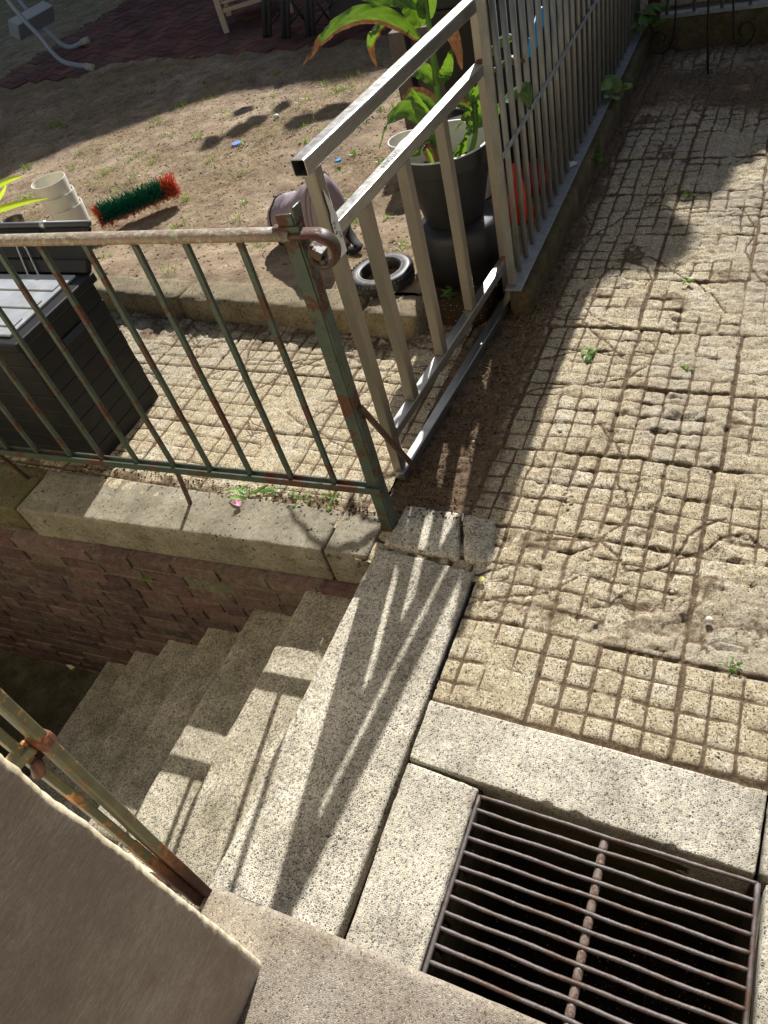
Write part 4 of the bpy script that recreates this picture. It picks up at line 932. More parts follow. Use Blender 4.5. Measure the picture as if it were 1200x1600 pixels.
# =================================================================== DUFFEL BAG
bgc = P(492, 372, LZ); bgc = Vector((bgc.x, bgc.y + .02, LZ))
bag = thing('duffel_bag', 'slumped taupe fabric bag with a dark end on the bare lawn', 'bag', tuple(bgc))
e0 = P(432, 350, .17); e1 = P(540, 372, .16); bdv = (e1 - e0); bdv.z = 0; BLn = bdv.length; bdv.normalize(); bnv = Vector((-bdv.y, bdv.x, 0))
print('BAG len', BLn, e0, e1)
nu, nv = 60, 48; U, Vv = np.meshgrid(np.linspace(0, 1, nu), np.linspace(0, 2 * np.pi, nv, endpoint=False), indexing='ij')
hgt = .115 + .085 * sstep(.0, .85, U) + .02 * np.sin(U * 9)
cap = np.sqrt(np.clip(1 - ((U - .5) * 2) ** 8, 0, 1)) ; rr = hgt * cap
wid = (.095 + .02 * U) * cap
rr2 = 1 + .11 * fbm(U * .7, Vv * .12, .11, 3, 4) + .06 * np.abs(fbm(U, Vv * .1, .05, 2, 7)); rr2 *= 1 + .035 * (np.abs(np.sin(Vv * 1 - 1.2)) < .05)
yy = np.cos(Vv) * wid * rr2; zz = np.sin(Vv) * rr * rr2 * .9 + .085 + .06 * sstep(.0, .8, U) ; zz = np.maximum(zz, .012)
pos = np.stack([e0.x + bdv.x * U * BLn + bnv.x * yy, e0.y + bdv.y * U * BLn + bnv.y * yy, LZ + zz], -1)
idx = np.arange(nu * nv).reshape(nu, nv); F = np.stack([idx[:-1], np.roll(idx, -1, 1)[:-1], np.roll(idx, -1, 1)[1:], idx[1:]], -1).reshape(-1, 4)
rawmesh('body', pos.reshape(-1, 3), F, 'bag', bag, True)
def ringat(u, k, m_=1.03): i = int(u * (nu - 1)); return [Vector(pos[i, j]) for j in range(nv)]
for u in (.80, .86, .20): 
    c_ = sum(ringat(u, 0), Vector()) / nv; pr = [c_ + (p - c_) * 1.03 for p in ringat(u, 0)]; mb = MB(); mb.tube(pr + [pr[0]], .0028, 6, cap=False); mb.build('seam', 'bagdark' if u == .20 else 'bag', bag, smooth=True)
c_ = Vector(pos[0].mean(0)); mb = MB(); i = 2; rg = [Vector(pos[i, j]) for j in range(nv)]; mb.add([c_ - bdv * .004] + [c_ + (p - c_) * 1.02 - bdv * .002 for p in rg], [(0, 1 + (j + 1) % nv, 1 + j) for j in range(nv)]); mb.build('end_panel', 'bagdark', bag)
sp0 = P(548, 385, LZ + .03); mb = MB(); mb.tube(crom([P(538, 350, LZ + .10), P(550, 372, LZ + .05), P(560, 386, LZ + .03), P(545, 392, LZ + .02), P(520, 385, LZ + .03)], 16), .022, 8, flat=.35, rj=.1); mb.build('strap', 'bagdark', bag, smooth=True)

# =================================================================== TYRE
tc = P(596, 428, LZ + .04); tc.z = LZ; tR, tr, tw = .142, .085, .036
mb = MB(); prof = []
for a_ in np.linspace(0, 2 * math.pi, 22, endpoint=False):
    cr, sr = math.cos(a_), math.sin(a_); ex = lambda v: math.copysign(abs(v) ** .7, v)
    prof.append(((tR + tr) / 2 + ex(cr) * (tR - tr) / 2, .036 + ex(sr) * .031))
mb.lathe(prof, tc, 80, ax=(-.03, .02, 1), closed=True)
ty = thing('tyre', 'small black scooter tyre lying flat on the bare soil', 'tyre', tuple(tc))
mb.build('carcass', 'rubber', ty, smooth=True)
mb = MB()
for i in range(44):
    a_ = i * 2 * math.pi / 44
    for s_ in (-1, 1):
        c_ = tc + Vector((math.cos(a_) * (tR - .001), math.sin(a_) * (tR - .001), .036 + s_ * .014)); mb.box(c_, (.006, .011, .020), rot=Matrix.Rotation(a_, 3, 'Z') @ Matrix.Rotation(s_ * .5, 3, 'X'))
mb.build('tread', 'rubber', ty, bevel=.001)
mb = MB(); mb.lathe([(tr + .004, .062), (tr + .010, .068), (tr + .016, .067)], tc, 60, ax=(-.03, .02, 1)); mb.build('bead', 'rubber', ty, smooth=True)

# =================================================================== POTS
pc = Vector((-1.13, 2.68, LZ))
up = MB(); up.lathe([(.0, .225), (.150, .222), (.166, .205), (.172, .18), (.168, .15), (.180, 0.0), (.175, 0)], pc, 56)
tag(up.build('upturned_pot', 'blackpot', smooth=True, loc=tuple(pc)), 'black pot upside down under the planted pot', 'pot')
pb_ = pc + Vector((-.01, .0, .222)); HP = .30
pot = thing('plant_pot', 'large black pot with a white inside holding the canna', 'plant pot', tuple(pb_))
mb = MB(); mb.lathe([(0, .005), (.110, .0), (.118, .01), (.172, HP * .78), (.182, HP * .80), (.190, HP - .008), (.188, HP)], pb_, 64); ob = mb.build('outer_pot', 'blackpot', pot, smooth=True); ob.modifiers.new('e', 'EDGE_SPLIT').split_angle = R_(35)
mb = MB(); mb.lathe([(.188, HP + .0), (.186, HP + .003), (.178, HP + .003), (.168, HP - .02), (.158, HP * .75), (.150, HP * .62)], pb_, 64); mb.build('inner_liner', 'whitepl', pot, smooth=True)
V = []; n_ = 40
mb = MB(); mb.lathe([(.158, HP * .62)] + [(.158 * (1 - i / 10), HP * .62 + .012 * math.sin(i)) for i in range(1, 10)] + [(.001, HP * .62)], pb_, 40); mb.build('soil', 'soil', pot, smooth=True)
# pale pots behind
p2 = P(640, 262, LZ); p2 = Vector((p2.x + .02, p2.y + .45, LZ))
def smallpot(px_, py_, zr, r, label, mat='whitepl'):
    rim = P(px_, py_, zr); b = Vector((rim.x, rim.y, LZ)); mb = MB(); h = zr - LZ
    mb.lathe([(0, 0.004), (r * .78, 0), (r, h), (r * .95, h), (r * .74, .01), (0, .012)], b, 40); o = mb.build('pale_pot', mat, loc=tuple(b), smooth=True); o.modifiers.new('e', 'EDGE_SPLIT').split_angle = R_(35); tag(o, label, 'pot'); return o
smallpot(636, 216, .30, .10, 'small white pot behind the gate, left of the black pot'); smallpot(724, 196, .42, .13, 'cream pot half hidden behind the canna leaves', 'cream')

# =================================================================== CANNA
cn = thing('canna_plant', 'canna with big green leaves browned at the edges', 'plant', tuple(pb_ + Vector((0, 0, .18))))
def leaf(path, wmax, side, brown=(0, 0), fold=.35, mat='leaf', n=26, tip=.12, ruff=.004, tipbrown=0, name='leaf', parent=cn, wprof=None, curl=0):
    pts = crom(path, n); V = []; F = []; A = []; VN = []; side = Vector(side).normalized(); K = 9
    for i, p in enumerate(pts):
        t = i / (n - 1); d = (pts[min(i + 1, n - 1)] - pts[max(i - 1, 0)]).normalized()
        s = (side - d * side.dot(d)).normalized(); nn_ = s.cross(d).normalized()
        w_ = wmax * (math.sin(math.pi * min(1, t * .97 + .03) ** .75) ** .8 if wprof is None else wprof(t))
        for k in range(K):
            u = (k / (K - 1)) * 2 - 1
            r = ruff * math.sin(t * 38 + u * 3) * abs(u) ** 2 + ruff * .6 * math.sin(t * 90 + k)
            q_ = p + s * (u * w_ * (1 - .12 * abs(u) * fold)) + nn_ * (abs(u) * w_ * fold + r - curl * u * u * w_)
            V.append(q_); bedge = brown[0] if u < 0 else brown[1]
            v_ = max(0, (abs(u) - (1 - bedge)) / max(bedge, .01)) * 1.6 if bedge > 0 else 0
            if tipbrown and t > 1 - tipbrown: v_ = max(v_, (t - (1 - tipbrown)) / tipbrown * 1.8)
            A.append(min(1, v_)); VN.append(t * 46 + abs(u) * 9)
    for i in range(n - 1):
        for k in range(K - 1): F.append((i * K + k, i * K + k + 1, (i + 1) * K + k + 1, (i + 1) * K + k))
    o = rawmesh(name, V, F, mat, parent, True, {'brown': A, 'vein': VN}); return o
YS = 2.66
def Y_(x, y, dy=0): return YP(x, y, YS + dy)
st_path = [pb_ + Vector((-.02, 0, .17)), Y_(690, 240), Y_(684, 150), Y_(676, 80), Y_(668, 20), Y_(662, -40)]
mb = MB(); pp_ = crom(st_path, 20); mb.tube(pp_, [.016 - .0005 * i for i in range(20)], 10, rj=.06); mb.build('stem', 'weed', cn, smooth=True)
mb = MB(); pp_ = crom([pb_ + Vector((.05, .03, .17)), YP(742, 215, 2.72), YP(742, 160, 2.74)], 10); mb.tube(pp_, .010, 8, rj=.08); mb.build('stem', 'weed', cn, smooth=True)
Z_ = (0, 0, 1)
leaf([Y_(655, 60), Y_(628, 38, -.02), Y_(590, 22, -.04), Y_(550, 26, -.06), Y_(515, 48, -.05), Y_(492, 75, -.05), Y_(474, 104, -.05)], .029, (0.1, .45, .95), (.62, 0), fold=.10, n=34, tipbrown=.32, curl=.2)
leaf([Y_(640, 30, .02), Y_(600, 35, .03), Y_(583, 55, 0), Y_(580, 80, 0), Y_(590, 107, 0)], .020, (1, .3, .1), (.0, .5), fold=.4, tipbrown=.45)
leaf([Y_(668, 20), Y_(640, -2, -.03), Y_(600, -6, -.05), Y_(560, -14, -.06), Y_(525, -40, -.08)], .030, (0, .4, .9), (0, 0), fold=.3)
leaf([Y_(660, 40), Y_(645, 10), Y_(628, -15), Y_(610, -60)], .045, (.7, .5, -.2), (0, 0), fold=.3)
leaf([Y_(664, 30), Y_(668, -10), Y_(672, -60)], .035, (1, .3, 0), (0, 0), fold=.5)
leaf([Y_(672, 60), Y_(700, 50, .04), Y_(712, 70, .05), Y_(722, 110, .04), Y_(720, 60, .05)][:4], .026, (1, .2, .3), (.8, .8), fold=.5, tipbrown=.8, name='dry_leaf')
leaf([Y_(690, 130), Y_(698, 110, .03), Y_(706, 75, .03)], .024, (1, .3, 0), (0, 0), fold=.35)
leaf([Y_(684, 130), Y_(660, 112, -.02), Y_(640, 108, -.03), Y_(632, 128, -.03)], .03, (.2, .6, .8), (0, 0), fold=.3)
leaf([Y_(690, 240), Y_(670, 200, -.04), Y_(640, 172, -.08), Y_(612, 186, -.10), Y_(600, 210, -.1), Y_(593, 232, -.1)], .032, (.25, .6, .6), (0, 0), fold=.25, tipbrown=0)
leaf([Y_(690, 190), Y_(668, 160, .04), Y_(640, 152, .06), Y_(625, 175, .06)], .036, (.2, .7, .7), (.2, .75), fold=.4, tipbrown=.3)
leaf([Y_(688, 200), Y_(664, 170, -.02), Y_(650, 150, -.03), Y_(642, 136, -.03)], .014, (1, .3, 0), (0, 0), fold=.6)
leaf([pb_ + Vector((-.03, 0, .18)), Y_(675, 215, -.03), Y_(655, 235, -.06), Y_(642, 244, -.08)], .030, (.3, .6, .6), (0, 0), fold=.4)
leaf([Y_(682, 268, -.03), Y_(668, 232, -.06), Y_(672, 225, -.07), Y_(690, 262, -.1)], .022, (.7, .5, 0), (.95, .95), fold=.6, tipbrown=.9, name='dry_leaf')
leaf([YP(742, 170, 2.74), YP(735, 150, 2.74), YP(726, 138, 2.74), YP(718, 152, 2.72)], .028, (.4, .8, .2), (0, 0), fold=.3)
leaf([YP(742, 180, 2.74), YP(745, 150, 2.74), YP(752, 125, 2.74)], .022, (1, .4, 0), (0, 0), fold=.3)
leaf([YP(740, 175, 2.74), YP(718, 164, 2.75), YP(700, 178, 2.75)], .022, (.2, .7, .6), (.3, .9), fold=.4, tipbrown=.5)
leaf([YP(742, 205, 2.72), YP(728, 188, 2.70), YP(712, 205, 2.68)], .030, (.4, .8, .3), (0, 0), fold=.3)
leaf([YP(748, 200, 2.74), YP(770, 170, 2.8), YP(800, 140, 2.82), YP(820, 140, 2.80), YP(829, 172, 2.78)], .050, (.6, .6, .4), (0, 0), fold=.35, tipbrown=.06)
leaf([YP(740, 120, 2.8), YP(760, 85, 2.85), YP(785, 60, 2.85), YP(810, 62, 2.85)], .03, (.3, .6, .6), (0, 0), fold=.3)
leaf([YP(770, 110, 2.84), YP(795, 92, 2.84), YP(822, 96, 2.84)], .022, (.2, .8, .5), (.9, .9), fold=.3, name='dry_leaf')
for (x, y) in ((700, 255), (712, 235), (724, 215)):
    leaf([pb_ + Vector((.02, 0, .17)), YP(x + 6, y - 10, 2.66), YP(x + 18, y - 18, 2.64)], .022, (.5, .7, .3), (0, 0), fold=.3)

# =================================================================== YUCCA BLADES at the left edge
yc = thing('strap_leaf_plant', 'plant with yellow-green strap leaves entering from the left', 'plant', (-4.2, 2.3, LZ))
YY = 2.25
leaf([YP(-120, 400, YY), YP(-40, 342, YY), YP(0, 326, YY), YP(40, 315, YY), YP(76, 309, YY)], .017, (0, .5, .9), (0, 0), fold=.35, mat='yucca', parent=yc, ruff=0, tipbrown=.03)
leaf([YP(-110, 400, YY), YP(-50, 320, YY), YP(0, 287, YY), YP(36, 274, YY)], .018, (0, .5, .9), (0, 0), fold=.35, mat='yucca', parent=yc, ruff=0)
leaf([YP(-90, 400, YY), YP(-30, 345, YY), YP(0, 306, YY), YP(10, 288, YY)], .012, (1, .3, .2), (0, 0), fold=.35, mat='yucca', parent=yc, ruff=0)

# =================================================================== FURNITURE on the patio
ch = thing('wicker_chair', 'beige wicker armchair standing on the brick patio', 'chair', tuple(P(356, 50, LZ)))
c1_ = P(355, 51, LZ); c2_ = c1_ + Vector((.62, .34, 0)); fx = (c2_ - c1_).normalized(); fyv = Vector((-fx.y, fx.x, 0))
mb = MB(); W_ = .62
for (a_, b_) in ((0, 0), (W_, 0), (0, W_), (W_, W_)):
    m_ = MB(); p = c1_ + fx * a_ + fyv * b_; m_.bar(p, p + Vector((0, 0, .62 if b_ == 0 else .85)), .055, .055, up=fx, seg=2); m_.build('leg', 'wicker', ch, bevel=.008)
m_ = MB(); z = lambda h: Vector((0, 0, h))
for (a_, b_) in (((0, 0), (W_, 0)), ((0, 0), (0, W_)), ((W_, 0), (W_, W_)), ((0, W_), (W_, W_))):
    p0, p1 = c1_ + fx * a_[0] + fyv * a_[1], c1_ + fx * b_[0] + fyv * b_[1]; m_.bar(p0 + z(.17), p1 + z(.17), .03, .035)
m_.build('stretcher', 'wicker', ch, bevel=.005)
m_ = MB()
for (a_, b_) in (((0, 0), (W_, 0)), ((0, 0), (0, W_)), ((W_, 0), (W_, W_)), ((0, W_), (W_, W_))):
    p0, p1 = c1_ + fx * a_[0] + fyv * a_[1], c1_ + fx * b_[0] + fyv * b_[1]
    for i in range(6): m_.bar(p0 + z(.23 + i * .028), p1 + z(.23 + i * .028), .034, .022, seg=1)
m_.box(c1_ + (fx + fyv) * W_ / 2 + z(.44), (W_, W_, .04), math.atan2(fx.y, fx.x)); m_.build('seat', 'wicker', ch, bevel=.004)
m_ = MB(); m_.bar(c1_ + fyv * W_ + z(.85), c1_ + fx * W_ + fyv * W_ + z(.85), .05, .05)
for i in range(12): m_.bar(c1_ + fyv * W_ + z(.48 + i * .03), c1_ + fx * W_ + fyv * W_ + z(.48 + i * .03), .02, .024)
m_.build('backrest', 'wicker', ch, bevel=.004)
for i, (lx_, by_, lb) in enumerate(((412, 59, 'leftmost of the folded dark chairs leaning on the patio'), (441, 60, 'middle one of the folded dark chairs on the patio'), (480, 57, 'rightmost of the folded dark chairs on the patio'))):
    f_ = P(lx_ + 4, by_, LZ); fc = thing('folded_chair', lb, 'folding chair', tuple(f_), 'folded dark garden chairs')
    Yf = f_.y
    for dx in (0, 8):
        m_ = MB(); dd = -4 if i < 2 else -12; b_ = YP(lx_ + dx + 2, by_ + (2 if dx else 0), Yf + .01 * dx / 8); t_ = YP(lx_ + dx + dd, -120, Yf + .01 * dx / 8)
        m_.tube([b_, b_.lerp(t_, .5), t_], .015, 10, flat=1.5); m_.build('leg', 'darkmet', fc, smooth=True)
        m_ = MB(); m_.tube([b_ + z(-.002), b_ + (t_ - b_).normalized() * .03], .017, 10, flat=1.4); m_.build('rubber_foot', 'bagdark', fc)
    m_ = MB(); a_ = YP(lx_ + 14, 2, Yf + .1); b_ = YP(lx_ + 34, 30, Yf + .2); m_.tube([a_, b_], .010, 8); a2 = YP(lx_ + 36, 5, Yf + .15); m_.tube([a2, YP(lx_ + 12, 38, Yf + .2)], .010, 8); m_.build('cross_strut', 'darkmet', fc, smooth=True)
    m_ = MB(); m_.box(f_ + Vector((.07, .28, .62)), (.16, .10, .75), .5); m_.build('slatted_seat', 'darkmet', fc, bevel=.01)
dp = P(585, 38, LZ); db = thing('dark_planter', 'tall dark grey planter box behind the canna', 'planter', tuple(dp))
pA = P(519, 40, LZ); m_ = MB(); m_.box(pA + Vector((.42, .25, .40)), (.84, .5, .80)); m_.build('body', 'darkpanel', db, bevel=.008); m_ = MB(); m_.box(pA + Vector((.42, .25, .815)), (.88, .54, .03)); m_.build('rim', 'darkmet', db, bevel=.006)
# wooden raised planter
wpA = P(652, 205, LZ); wpl = thing('wooden_planter', 'grey weathered wooden planter behind the canna', 'planter', tuple(wpA))
wx0, wy0 = wpA.x, wpA.y
print('PLANTER', wpA)
WPL = -1.04 - wx0
for (a_, b_) in ((0, 0), (WPL, 0), (0, 1.6), (WPL, 1.6)): m_ = MB(); m_.box((wx0 + a_, wy0 + b_, LZ + .26), (.09, .09, .52)); m_.build('corner_post', 'wood', wpl, bevel=.004)
for i in range(4):
    m_ = MB(); m_.box((wx0 + WPL / 2, wy0 + .035, LZ + .075 + i * .125), (WPL - .09, .025, .118)); m_.box((wx0 - .0, wy0 + .8, LZ + .075 + i * .125), (.025, 1.5, .118)); m_.box((wx0 + WPL, wy0 + .8, LZ + .075 + i * .125), (.025, 1.5, .118)); m_.build('board', 'wood', wpl, bevel=.003)
m_ = MB(); m_.box((wx0 + WPL / 2, wy0 + .8, LZ + .44), (WPL - .05, 1.5, .04)); m_.build('soil', 'soil', wpl)
# dark tarpaulin things behind the fence
bb_ = thing('black_bin', 'black wheeled bin standing behind the steel fence', 'bin', (-1.18, 3.75, LZ))
m_ = MB(); m_.add([(-1.40, 3.50, LZ + .06), (-1.0, 3.50, LZ + .06), (-1.0, 4.0, LZ + .06), (-1.40, 4.0, LZ + .06), (-1.46, 3.44, .85), (-.97, 3.44, .85), (-.97, 4.06, .85), (-1.46, 4.06, .85)], [(3, 2, 1, 0), (4, 5, 6, 7), (0, 1, 5, 4), (1, 2, 6, 5), (2, 3, 7, 6), (3, 0, 4, 7)]); m_.build('body', 'black', bb_, bevel=.02)
m_ = MB(); m_.box((-1.22, 3.75, .875), (.54, .66, .045)); m_.build('lid', 'black', bb_, bevel=.012)
for x_ in (-1.38, -1.02): m_ = MB(); m_.lathe([(.0, -.02), (.075, -.02), (.085, 0), (.075, .02), (0, .02)], (x_, 3.96, LZ + .075), 20, ax=(1, 0, 0)); m_.build('wheel', 'rubber', bb_, smooth=True)
b2 = tag(MB().box((-1.25, 4.65, .50), (.55, .75, .80)).build('covered_crate', 'darkpanel', loc=(-1.25, 4.65, .1), bevel=.05), 'dark covered crate further back behind the steel fence', 'crate')
mb = MB(); mb.add([XP(x, y, -.93) for x, y in ((838, 20), (846, 10), (852, 25), (841, 60), (832, 88), (824, 90), (826, 60))] , [tuple(range(7))]); ob = mb.build('blue_cloth', 'blue', loc=(-.93, 3.2, .8)); ob.modifiers.new('t', 'SOLIDIFY').thickness = .006; tag(ob, 'bright blue strip of cloth hanging behind the steel fence', 'cloth')
mb = MB(); p_ = P(832, 290, LZ); mb.lathe([(.0, 0), (.07, 0), (.075, .01), (.03, .15), (.012, .24), (0, .245)], Vector((-1.0, 3.08, LZ)), 20); tag(mb.build('orange_cone', 'redpl', loc=(-1.0, 3.08, LZ), smooth=True), 'orange plastic cone behind the lower fence bars', 'cone')
mb = MB(); mb.lathe([(0, 0), (.06, 0), (.08, .09), (.075, .09), (0, .02)], Vector((-1.0, 3.32, LZ)), 20); tag(mb.build('red_bowl', 'pinkpl', loc=(-1.0, 3.32, LZ), smooth=True), 'dark red plastic bowl behind the fence', 'bowl')
mb = MB(); q_ = [P(890, 248, .135), P(903, 255, .137), P(890, 262, .134)]; mb.add(q_, [(0, 1, 2)]); ob = mb.build('paper_scrap', 'label'); ob.modifiers.new('t', 'SOLIDIFY').thickness = .001; tag(ob, 'white paper corner lying on the fence base plate', 'paper')

# tubular stand, top left
ts = thing('tubular_stand', 'grey tubular metal stand with two bent feet on the patio corner', 'stand', tuple(P(140, 106, LZ)))
y1_ = P(145, 110, LZ).y; y2_ = P(135, 73, LZ).y
m_ = MB(); m_.tube(crom([YP(-30, -60, y1_), YP(12, 0, y1_), YP(40, 34, y1_), YP(62, 57, y1_), YP(82, 82, y1_), YP(102, 98, y1_), YP(136, 104, y1_)], 40), .022, 12); m_.build('tube', 'alu', ts, smooth=True)
m_ = MB(); m_.tube(crom([YP(-10, -60, y2_), YP(30, 0, y2_), YP(62, 35, y2_), YP(84, 58, y2_), (YP(97, 70, y2_)), YP(112, 74, y2_), YP(129, 67, y2_)], 40), .024, 12); m_.build('tube', 'alu', ts, smooth=True)
for (x, y, x2, y2, yy_) in ((134, 104, 147, 106, y1_), (128, 67, 138, 62, y2_)): m_ = MB(); m_.tube([YP(x, y, yy_), YP(x2, y2, yy_)], .032, 12); m_.build('foot_cap', 'footcap', ts, smooth=True)
m_ = MB(); cc_ = YP(50, 32, (y1_ + y2_) / 2); m_.box(cc_, (.12, .55, .15), 0, rot=Matrix.Rotation(.5, 3, 'Y')); m_.build('joint_block', 'alu', ts, bevel=.01)

# =================================================================== SMALL THINGS
def disc(name, p, r, mat, label, cat, h=.008, sx=1.0):
    mb = MB(); mb.lathe([(0, 0), (r, 0), (r, h * .7), (r * .9, h), (0, h)], p, 24); o = mb.build(name, mat, loc=tuple(p), smooth=True); o.modifiers.new('e', 'EDGE_SPLIT').split_angle = R_(40); return tag(o, label, cat)
disc('plastic_lid', P(370, 226, LZ + .012), .034, 'bluecap', 'oval blue and white lid lying on the bare lawn', 'lid', .012)
disc('blue_disc', P(529, 252, LZ + .012), .018, 'blue', 'tiny blue cap on the lawn beside the gate', 'bottle cap', .01)
p = P(432, 183, LZ + .02); mb = MB(); mb.lathe([(.005, -.02), (.020, -.01), (.022, .006), (.014, .016), (.002, .018)], p, 12); tag(mb.build('white_stone', 'whitepl', loc=tuple(p), smooth=True), 'white stone in the grass above the blue lid', 'stone')
p = P(643, 828, .001); disc('screw', p, .006, 'galv', 'flat grey screw head set in the slab by the railing post', 'screw', .003)
p = P(723, 808, .004); mb = MB(); mb.box(p, (.004, .03, .003), .2); tag(mb.build('white_chip', 'label', loc=tuple(p)), 'thin white splinter on the shaded paving', 'splinter')
p = P(750, 907, .004)
def weed(name, base, n, r, mat, label, h=.05, lw=.018, seedv=0, cat='weed', round_=False):
    t = thing(name, label, cat, tuple(base)); rr_ = random.Random(seedv); V = []; F = []; A = []; st_ = MB()
    for i in range(n):
        a_ = rr_.uniform(0, 6.28); d = rr_.uniform(.25, 1) * r; c = Vector(base) + Vector((math.cos(a_) * d, math.sin(a_) * d, rr_.uniform(.2, 1) * h)); s = lw * rr_.uniform(.6, 1.15)
        nx_ = Vector((rr_.gauss(0, .4), rr_.gauss(0, .4), 1)).normalized(); u = Vector((math.cos(a_), math.sin(a_), 0)); u = (u - nx_ * u.dot(nx_)).normalized(); v = nx_.cross(u)
        b = len(V); L = 10
        V.append(c); A.append(0)
        for k in range(L):
            th_ = k * 2 * math.pi / L; lob = 1 + .22 * math.cos(th_ * (3 if not round_ else 0)); V.append(c + u * math.cos(th_) * s * lob * 1.25 + v * math.sin(th_) * s * lob * .9 + nx_ * (-.15 * s)); A.append(rr_.random() * .3)
        F += [(b, b + 1 + k, b + 1 + (k + 1) % L) for k in range(L)]
        st_.tube([Vector(base), Vector(base).lerp(c, .6) + Vector((0, 0, .004)), c], .0009, 5)
    rawmesh('leaves', V, F, mat, t, False, {'brown': A}); st_.build('stalks', 'grassg', t); return t
weed('weed', P(917, 556, .0), 12, .035, 'weedlight', 'small pale weed rosette on the sunlit paving', .015, .014, 1)
weed('weed', P(1075, 576, .0), 5, .018, 'grassg', 'tiny yellow-green weed in a paving crack at right', .01, .009, 2)
weed('weed', P(1078, 305, .0), 6, .02, 'grassg', 'small weed in the paving beside the tree shadow', .02, .010, 3)
weed('weed', P(1075, 440, .0), 6, .02, 'grassg', 'sprig of weed in worn paving below the tree shadow', .015, .009, 13)
weed('weed', P(925, 262, .02), 26, .055, 'weed', 'dark green clover clump at the foot of the plinth', .08, .014, 4, round_=True)
weed('weed', P(960, 150, .13), 16, .07, 'weedlight', 'broad-leaved weed growing over the fence base plate', .09, .030, 5)
weed('weed', P(1005, 48, .14), 30, .12, 'weed', 'leafy weed by the red post at the fence end', .12, .03, 6)
weed('weed', P(706, 462, .10), 10, .03, 'weed', 'small three-leaved weed at the foot of the upturned pot', .03, .018, 7)
weed('weed', P(1140, 1043, 0), 14, .03, 'weed', 'thin moss-like weed in the crack near the drain slabs', .006, .004, 8)
weed('weed', P(345, 500, .0), 12, .04, 'grassg', 'withered weed and litter at the foot of the curb', .03, .010, 9)
weed('weed', P(520, 776, .0), 22, .06, 'grassg', 'low straggly weeds behind the coping under the railing', .010, .005, 10)
weed('weed', P(470, 778, .0), 14, .05, 'weed', 'small green weeds along the coping joint near the flower', .010, .006, 11)
weed('weed', P(233, 907, -.3) + Vector((0, 0, 0)), 7, .02, 'weed', 'tiny bright weed growing from the brick joints', .02, .010, 12)
disc('leaf_chip', P(752, 905, .004), .010, 'yelleaf', 'small yellow fallen leaf beside the landing slab corner', 'leaf', .002)
# fallen flower on the coping
fl = thing('fallen_flower', 'cut pink flower with pale leaves lying on the coping', 'flower', tuple(P(380, 780, .0)))
def dleaf(pts, w_, name, mat): return leaf([P(x, y, z) for x, y, z in pts], w_, (.3, 1, .2), (0, 0), fold=.15, mat=mat, n=10, parent=fl, name=name, ruff=.001)
dleaf([(385, 775, .008), (368, 765, .014), (354, 768, .012)], .012, 'leaf', 'weedlight'); dleaf([(385, 778, .008), (372, 778, .02), (358, 776, .012)], .010, 'leaf', 'weedlight')
dleaf([(385, 770, .012), (378, 762, .018), (390, 757, .016)], .011, 'leaf', 'weedlight'); dleaf([(390, 772, .01), (405, 765, .014), (420, 757, .010)], .008, 'leaf', 'weed'); dleaf([(405, 768, .01), (425, 765, .012), (432, 770, .010)], .010, 'leaf', 'weed')
mb = MB(); mb.tube([P(378, 772, .008), P(400, 768, .008), P(450, 762, .006)], .0018, 6); mb.build('stem', 'grassg', fl)
c = P(372, 787, .014); V = [c]; F = []
for k in range(16): a_ = k * 2 * math.pi / 16; V.append(c + Vector((math.cos(a_) * .016, math.sin(a_) * .013, .004 + .004 * math.sin(a_ * 3))))
F = [(0, 1 + k, 1 + (k + 1) % 16) for k in range(16)]; rawmesh('petal', V, F, 'petal', fl, True)
mb = MB(); mb.tube([P(388, 651, .01), P(396, 662, .02), P(412, 668, .008)], .002, 6); mb.tube([P(390, 653, .01), P(386, 662, .012), P(395, 676, .006)], .0018, 6); tag(mb.build('twig', 'rust'), 'forked dark twig on the grooved paving behind the railing', 'twig')
mb = MB(); mb.tube(crom([P(380, 684, .008), P(392, 680, .010), P(408, 686, .008)], 8), .0014, 5); tag(mb.build('twig', 'straw'), 'pale curved straw on the paving behind the railing', 'twig')

# =================================================================== DRAIN GRATE
dg_ = thing('drain_grate', 'rusty steel bar grate over the dark drain', 'grate', (-.12, .38, 0))
gx0, gx1 = -.4165, .1800; gy1 = .5635; gp = .03275; nb = 13
for i in range(nb):
    y = gy1 - i * gp; bowx = .0; mb = MB(); pts = []
    for s_ in np.linspace(0, 1, 46): pts.append((gx0 + (gx1 - gx0) * s_, y + .0008 * math.sin(s_ * 9 + i * 2.2) + .0006 * math.sin(s_ * 21 + i), -.002 - .0025 * math.sin(math.pi * s_) * (1 if i % 3 else .3)))
    mb.tube(pts, [.0047 * (1 + .09 * math.sin(j * 2.1 + i)) for j in range(46)], 8); mb.build('bar', 'grate', dg_, smooth=True)
yb = gy1 - (nb - 1) * gp
for x_ in (gx0, gx1): mb = MB(); mb.tube([(x_, y_, -.002 + random.uniform(-.0008, .0008)) for y_ in np.linspace(yb - .06, gy1 + .002, 20)], .0055, 8, rj=.08); mb.build('side_bar', 'grate', dg_, smooth=True)
mb = MB(); pts = []; rs = []
yy_ = np.linspace(gy1 - .006, yb - .06, 150)
for y_ in yy_: ph = ((gy1 - y_) / gp) % 1; pts.append((-.1245 + .006 * (gy1 - y_), y_, -.012)); rs.append(.0098 * (1 - .42 * math.exp(-(min(ph, 1 - ph) / .10) ** 2)) * (1 + random.uniform(-.04, .04)))
mb.tube(pts, rs, 12); mb.build('centre_bar', 'gratecore', dg_, smooth=True)

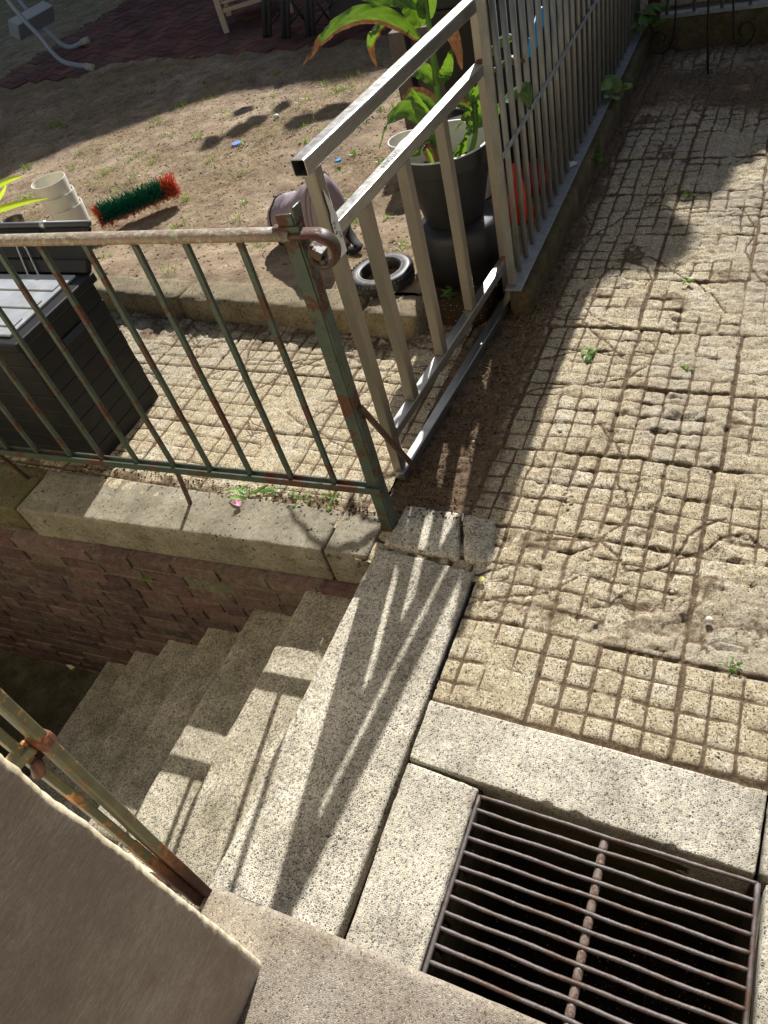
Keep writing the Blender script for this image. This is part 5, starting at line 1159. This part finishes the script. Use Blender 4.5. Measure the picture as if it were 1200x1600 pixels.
# =================================================================== THINGS OUTSIDE THE FRAME THAT SHADE THE YARD
def shade_pt(x, y, Yc):  # point at depth Yc whose shadow lands on ground (x, y)
    h = (Yc - y) / SUN_K; return (x - SUN_T * SUN_K * h, Yc, h + LZ)
Yc = 15.0
prof = [shade_pt(x, y, Yc) for x, y in ((-14, 1.0), (-8.5, 2.2), (-6.2, 3.55), (-5.3, 3.95), (-4.6, 4.75), (-3.8, 5.3), (-2.85, 5.35), (-2.0, 5.6), (-1.2, 5.5), (-.2, 5.0), (.3, 4.7), (2.5, 4.6), (6, 4.6))]  # roofline of an unseen, added house, drawn back from the wanted shade edge
nb_ = thing('shading_house', 'unseen rendered house added beyond the garden, roofline shaped to shade it', 'house', (-4, 17, 0))
V = [(x, y, z) for x, y, z in prof] + [(x, y + 6, z) for x, y, z in prof] + [(x, y, -.1) for x, y, z in prof] + [(x, y + 6, -.1) for x, y, z in prof]; n_ = len(prof); F = []
for i in range(n_ - 1): F += [(i, 2 * n_ + i, 2 * n_ + i + 1, i + 1), (n_ + i, n_ + i + 1, 3 * n_ + i + 1, 3 * n_ + i)]
F += [(0, n_, 3 * n_, 2 * n_), (n_ - 1, 3 * n_ - 1, 4 * n_ - 1, 2 * n_ - 1)]
rawmesh('wall', V, F, 'facade', nb_)
V = [(x, y - .25, z + .02) for x, y, z in prof] + [(x, y + 6.2, z + .02) for x, y, z in prof] ; V += [(a_, b_, c_ - .15) for a_, b_, c_ in V]; F = []
for i in range(n_ - 1): F += [(i, i + 1, n_ + i + 1, n_ + i), (i, 2 * n_ + i, 2 * n_ + i + 1, i + 1)]
rawmesh('roof', V, F, 'roof', nb_)
for i in range(7):
    for j in range(2): mb = MB(); mb.box((-16 + i * 2.6, Yc - .01, 1.6 + j * 2.8), (1.1, .1, 1.3)); mb.build('window', 'darkpanel', nb_, bevel=.01)
# shrub/tree whose lobed shade falls on the right of the yard
tr = thing('yard_tree', 'bushy tree beyond the far garden wall', 'tree', (-1.2, 8.6, 0))
mb = MB(); mb.tube([(-1.2, 8.8, 0), (-1.2, 8.7, 2), (-1.1, 8.6, 3.4)], [.12, .10, .05], 12); mb.build('trunk', 'bark', tr, smooth=True)
V = []; F = []; A = []; rr_ = random.Random(5)
tr2 = [(p_.x, p_.y, q_) for p_, q_ in ((a_, b_ * .68) for a_, b_ in ((P(330, 228, LZ), .10), (P(372, 208, LZ), .13), (P(400, 190, LZ), .12), (P(470, 196, LZ), .16), (P(520, 178, LZ), .18), (P(380, 172, LZ), .10), (P(440, 168, LZ), .08)))]  # leaf clusters added out of view to cast leaf shade on the lawn
lobes = tr2 + [(-.62, 3.55, .20), (-.46, 3.22, .17), (-.36, 3.75, .18), (-.72, 3.3, .22), (-.80, 3.9, .3), (-.30, 4.1, .22), (-.10, 4.35, .25), (-.5, 4.4, .4), (.1, 4.8, .3), (-.9, 4.8, .5), (.5, 4.9, .3), (-.73, 2.92, .13), (-.58, 3.05, .09)]
for (gx_, gy_, r_) in lobes:
    for dep in range(3):
        yc_ = 8.0 + .35 * dep + rr_.uniform(-.2, .2); c = Vector(shade_pt(gx_, gy_, yc_)); 
        for _ in range(int(900 * (r_ / .3) ** 1.5)):
            d_ = Vector((rr_.gauss(0, 1), rr_.gauss(0, 1), rr_.gauss(0, 1))); d_ = d_.normalized() * (rr_.random() ** .4) * r_; d_.z *= .8
            p = c + d_; u = Vector((rr_.gauss(0, 1), rr_.gauss(0, 1), rr_.gauss(0, 1))).normalized(); v = u.orthogonal().normalized(); s = rr_.uniform(.02, .045); b = len(V)
            V += [p - u * s, p + v * s * .6, p + u * s, p - v * s * .6]; F.append((b, b + 1, b + 2, b + 3)); A += [rr_.random() * .25] * 4
rawmesh('crown', V, F, 'treeleaf', tr, False, {'brown': A})
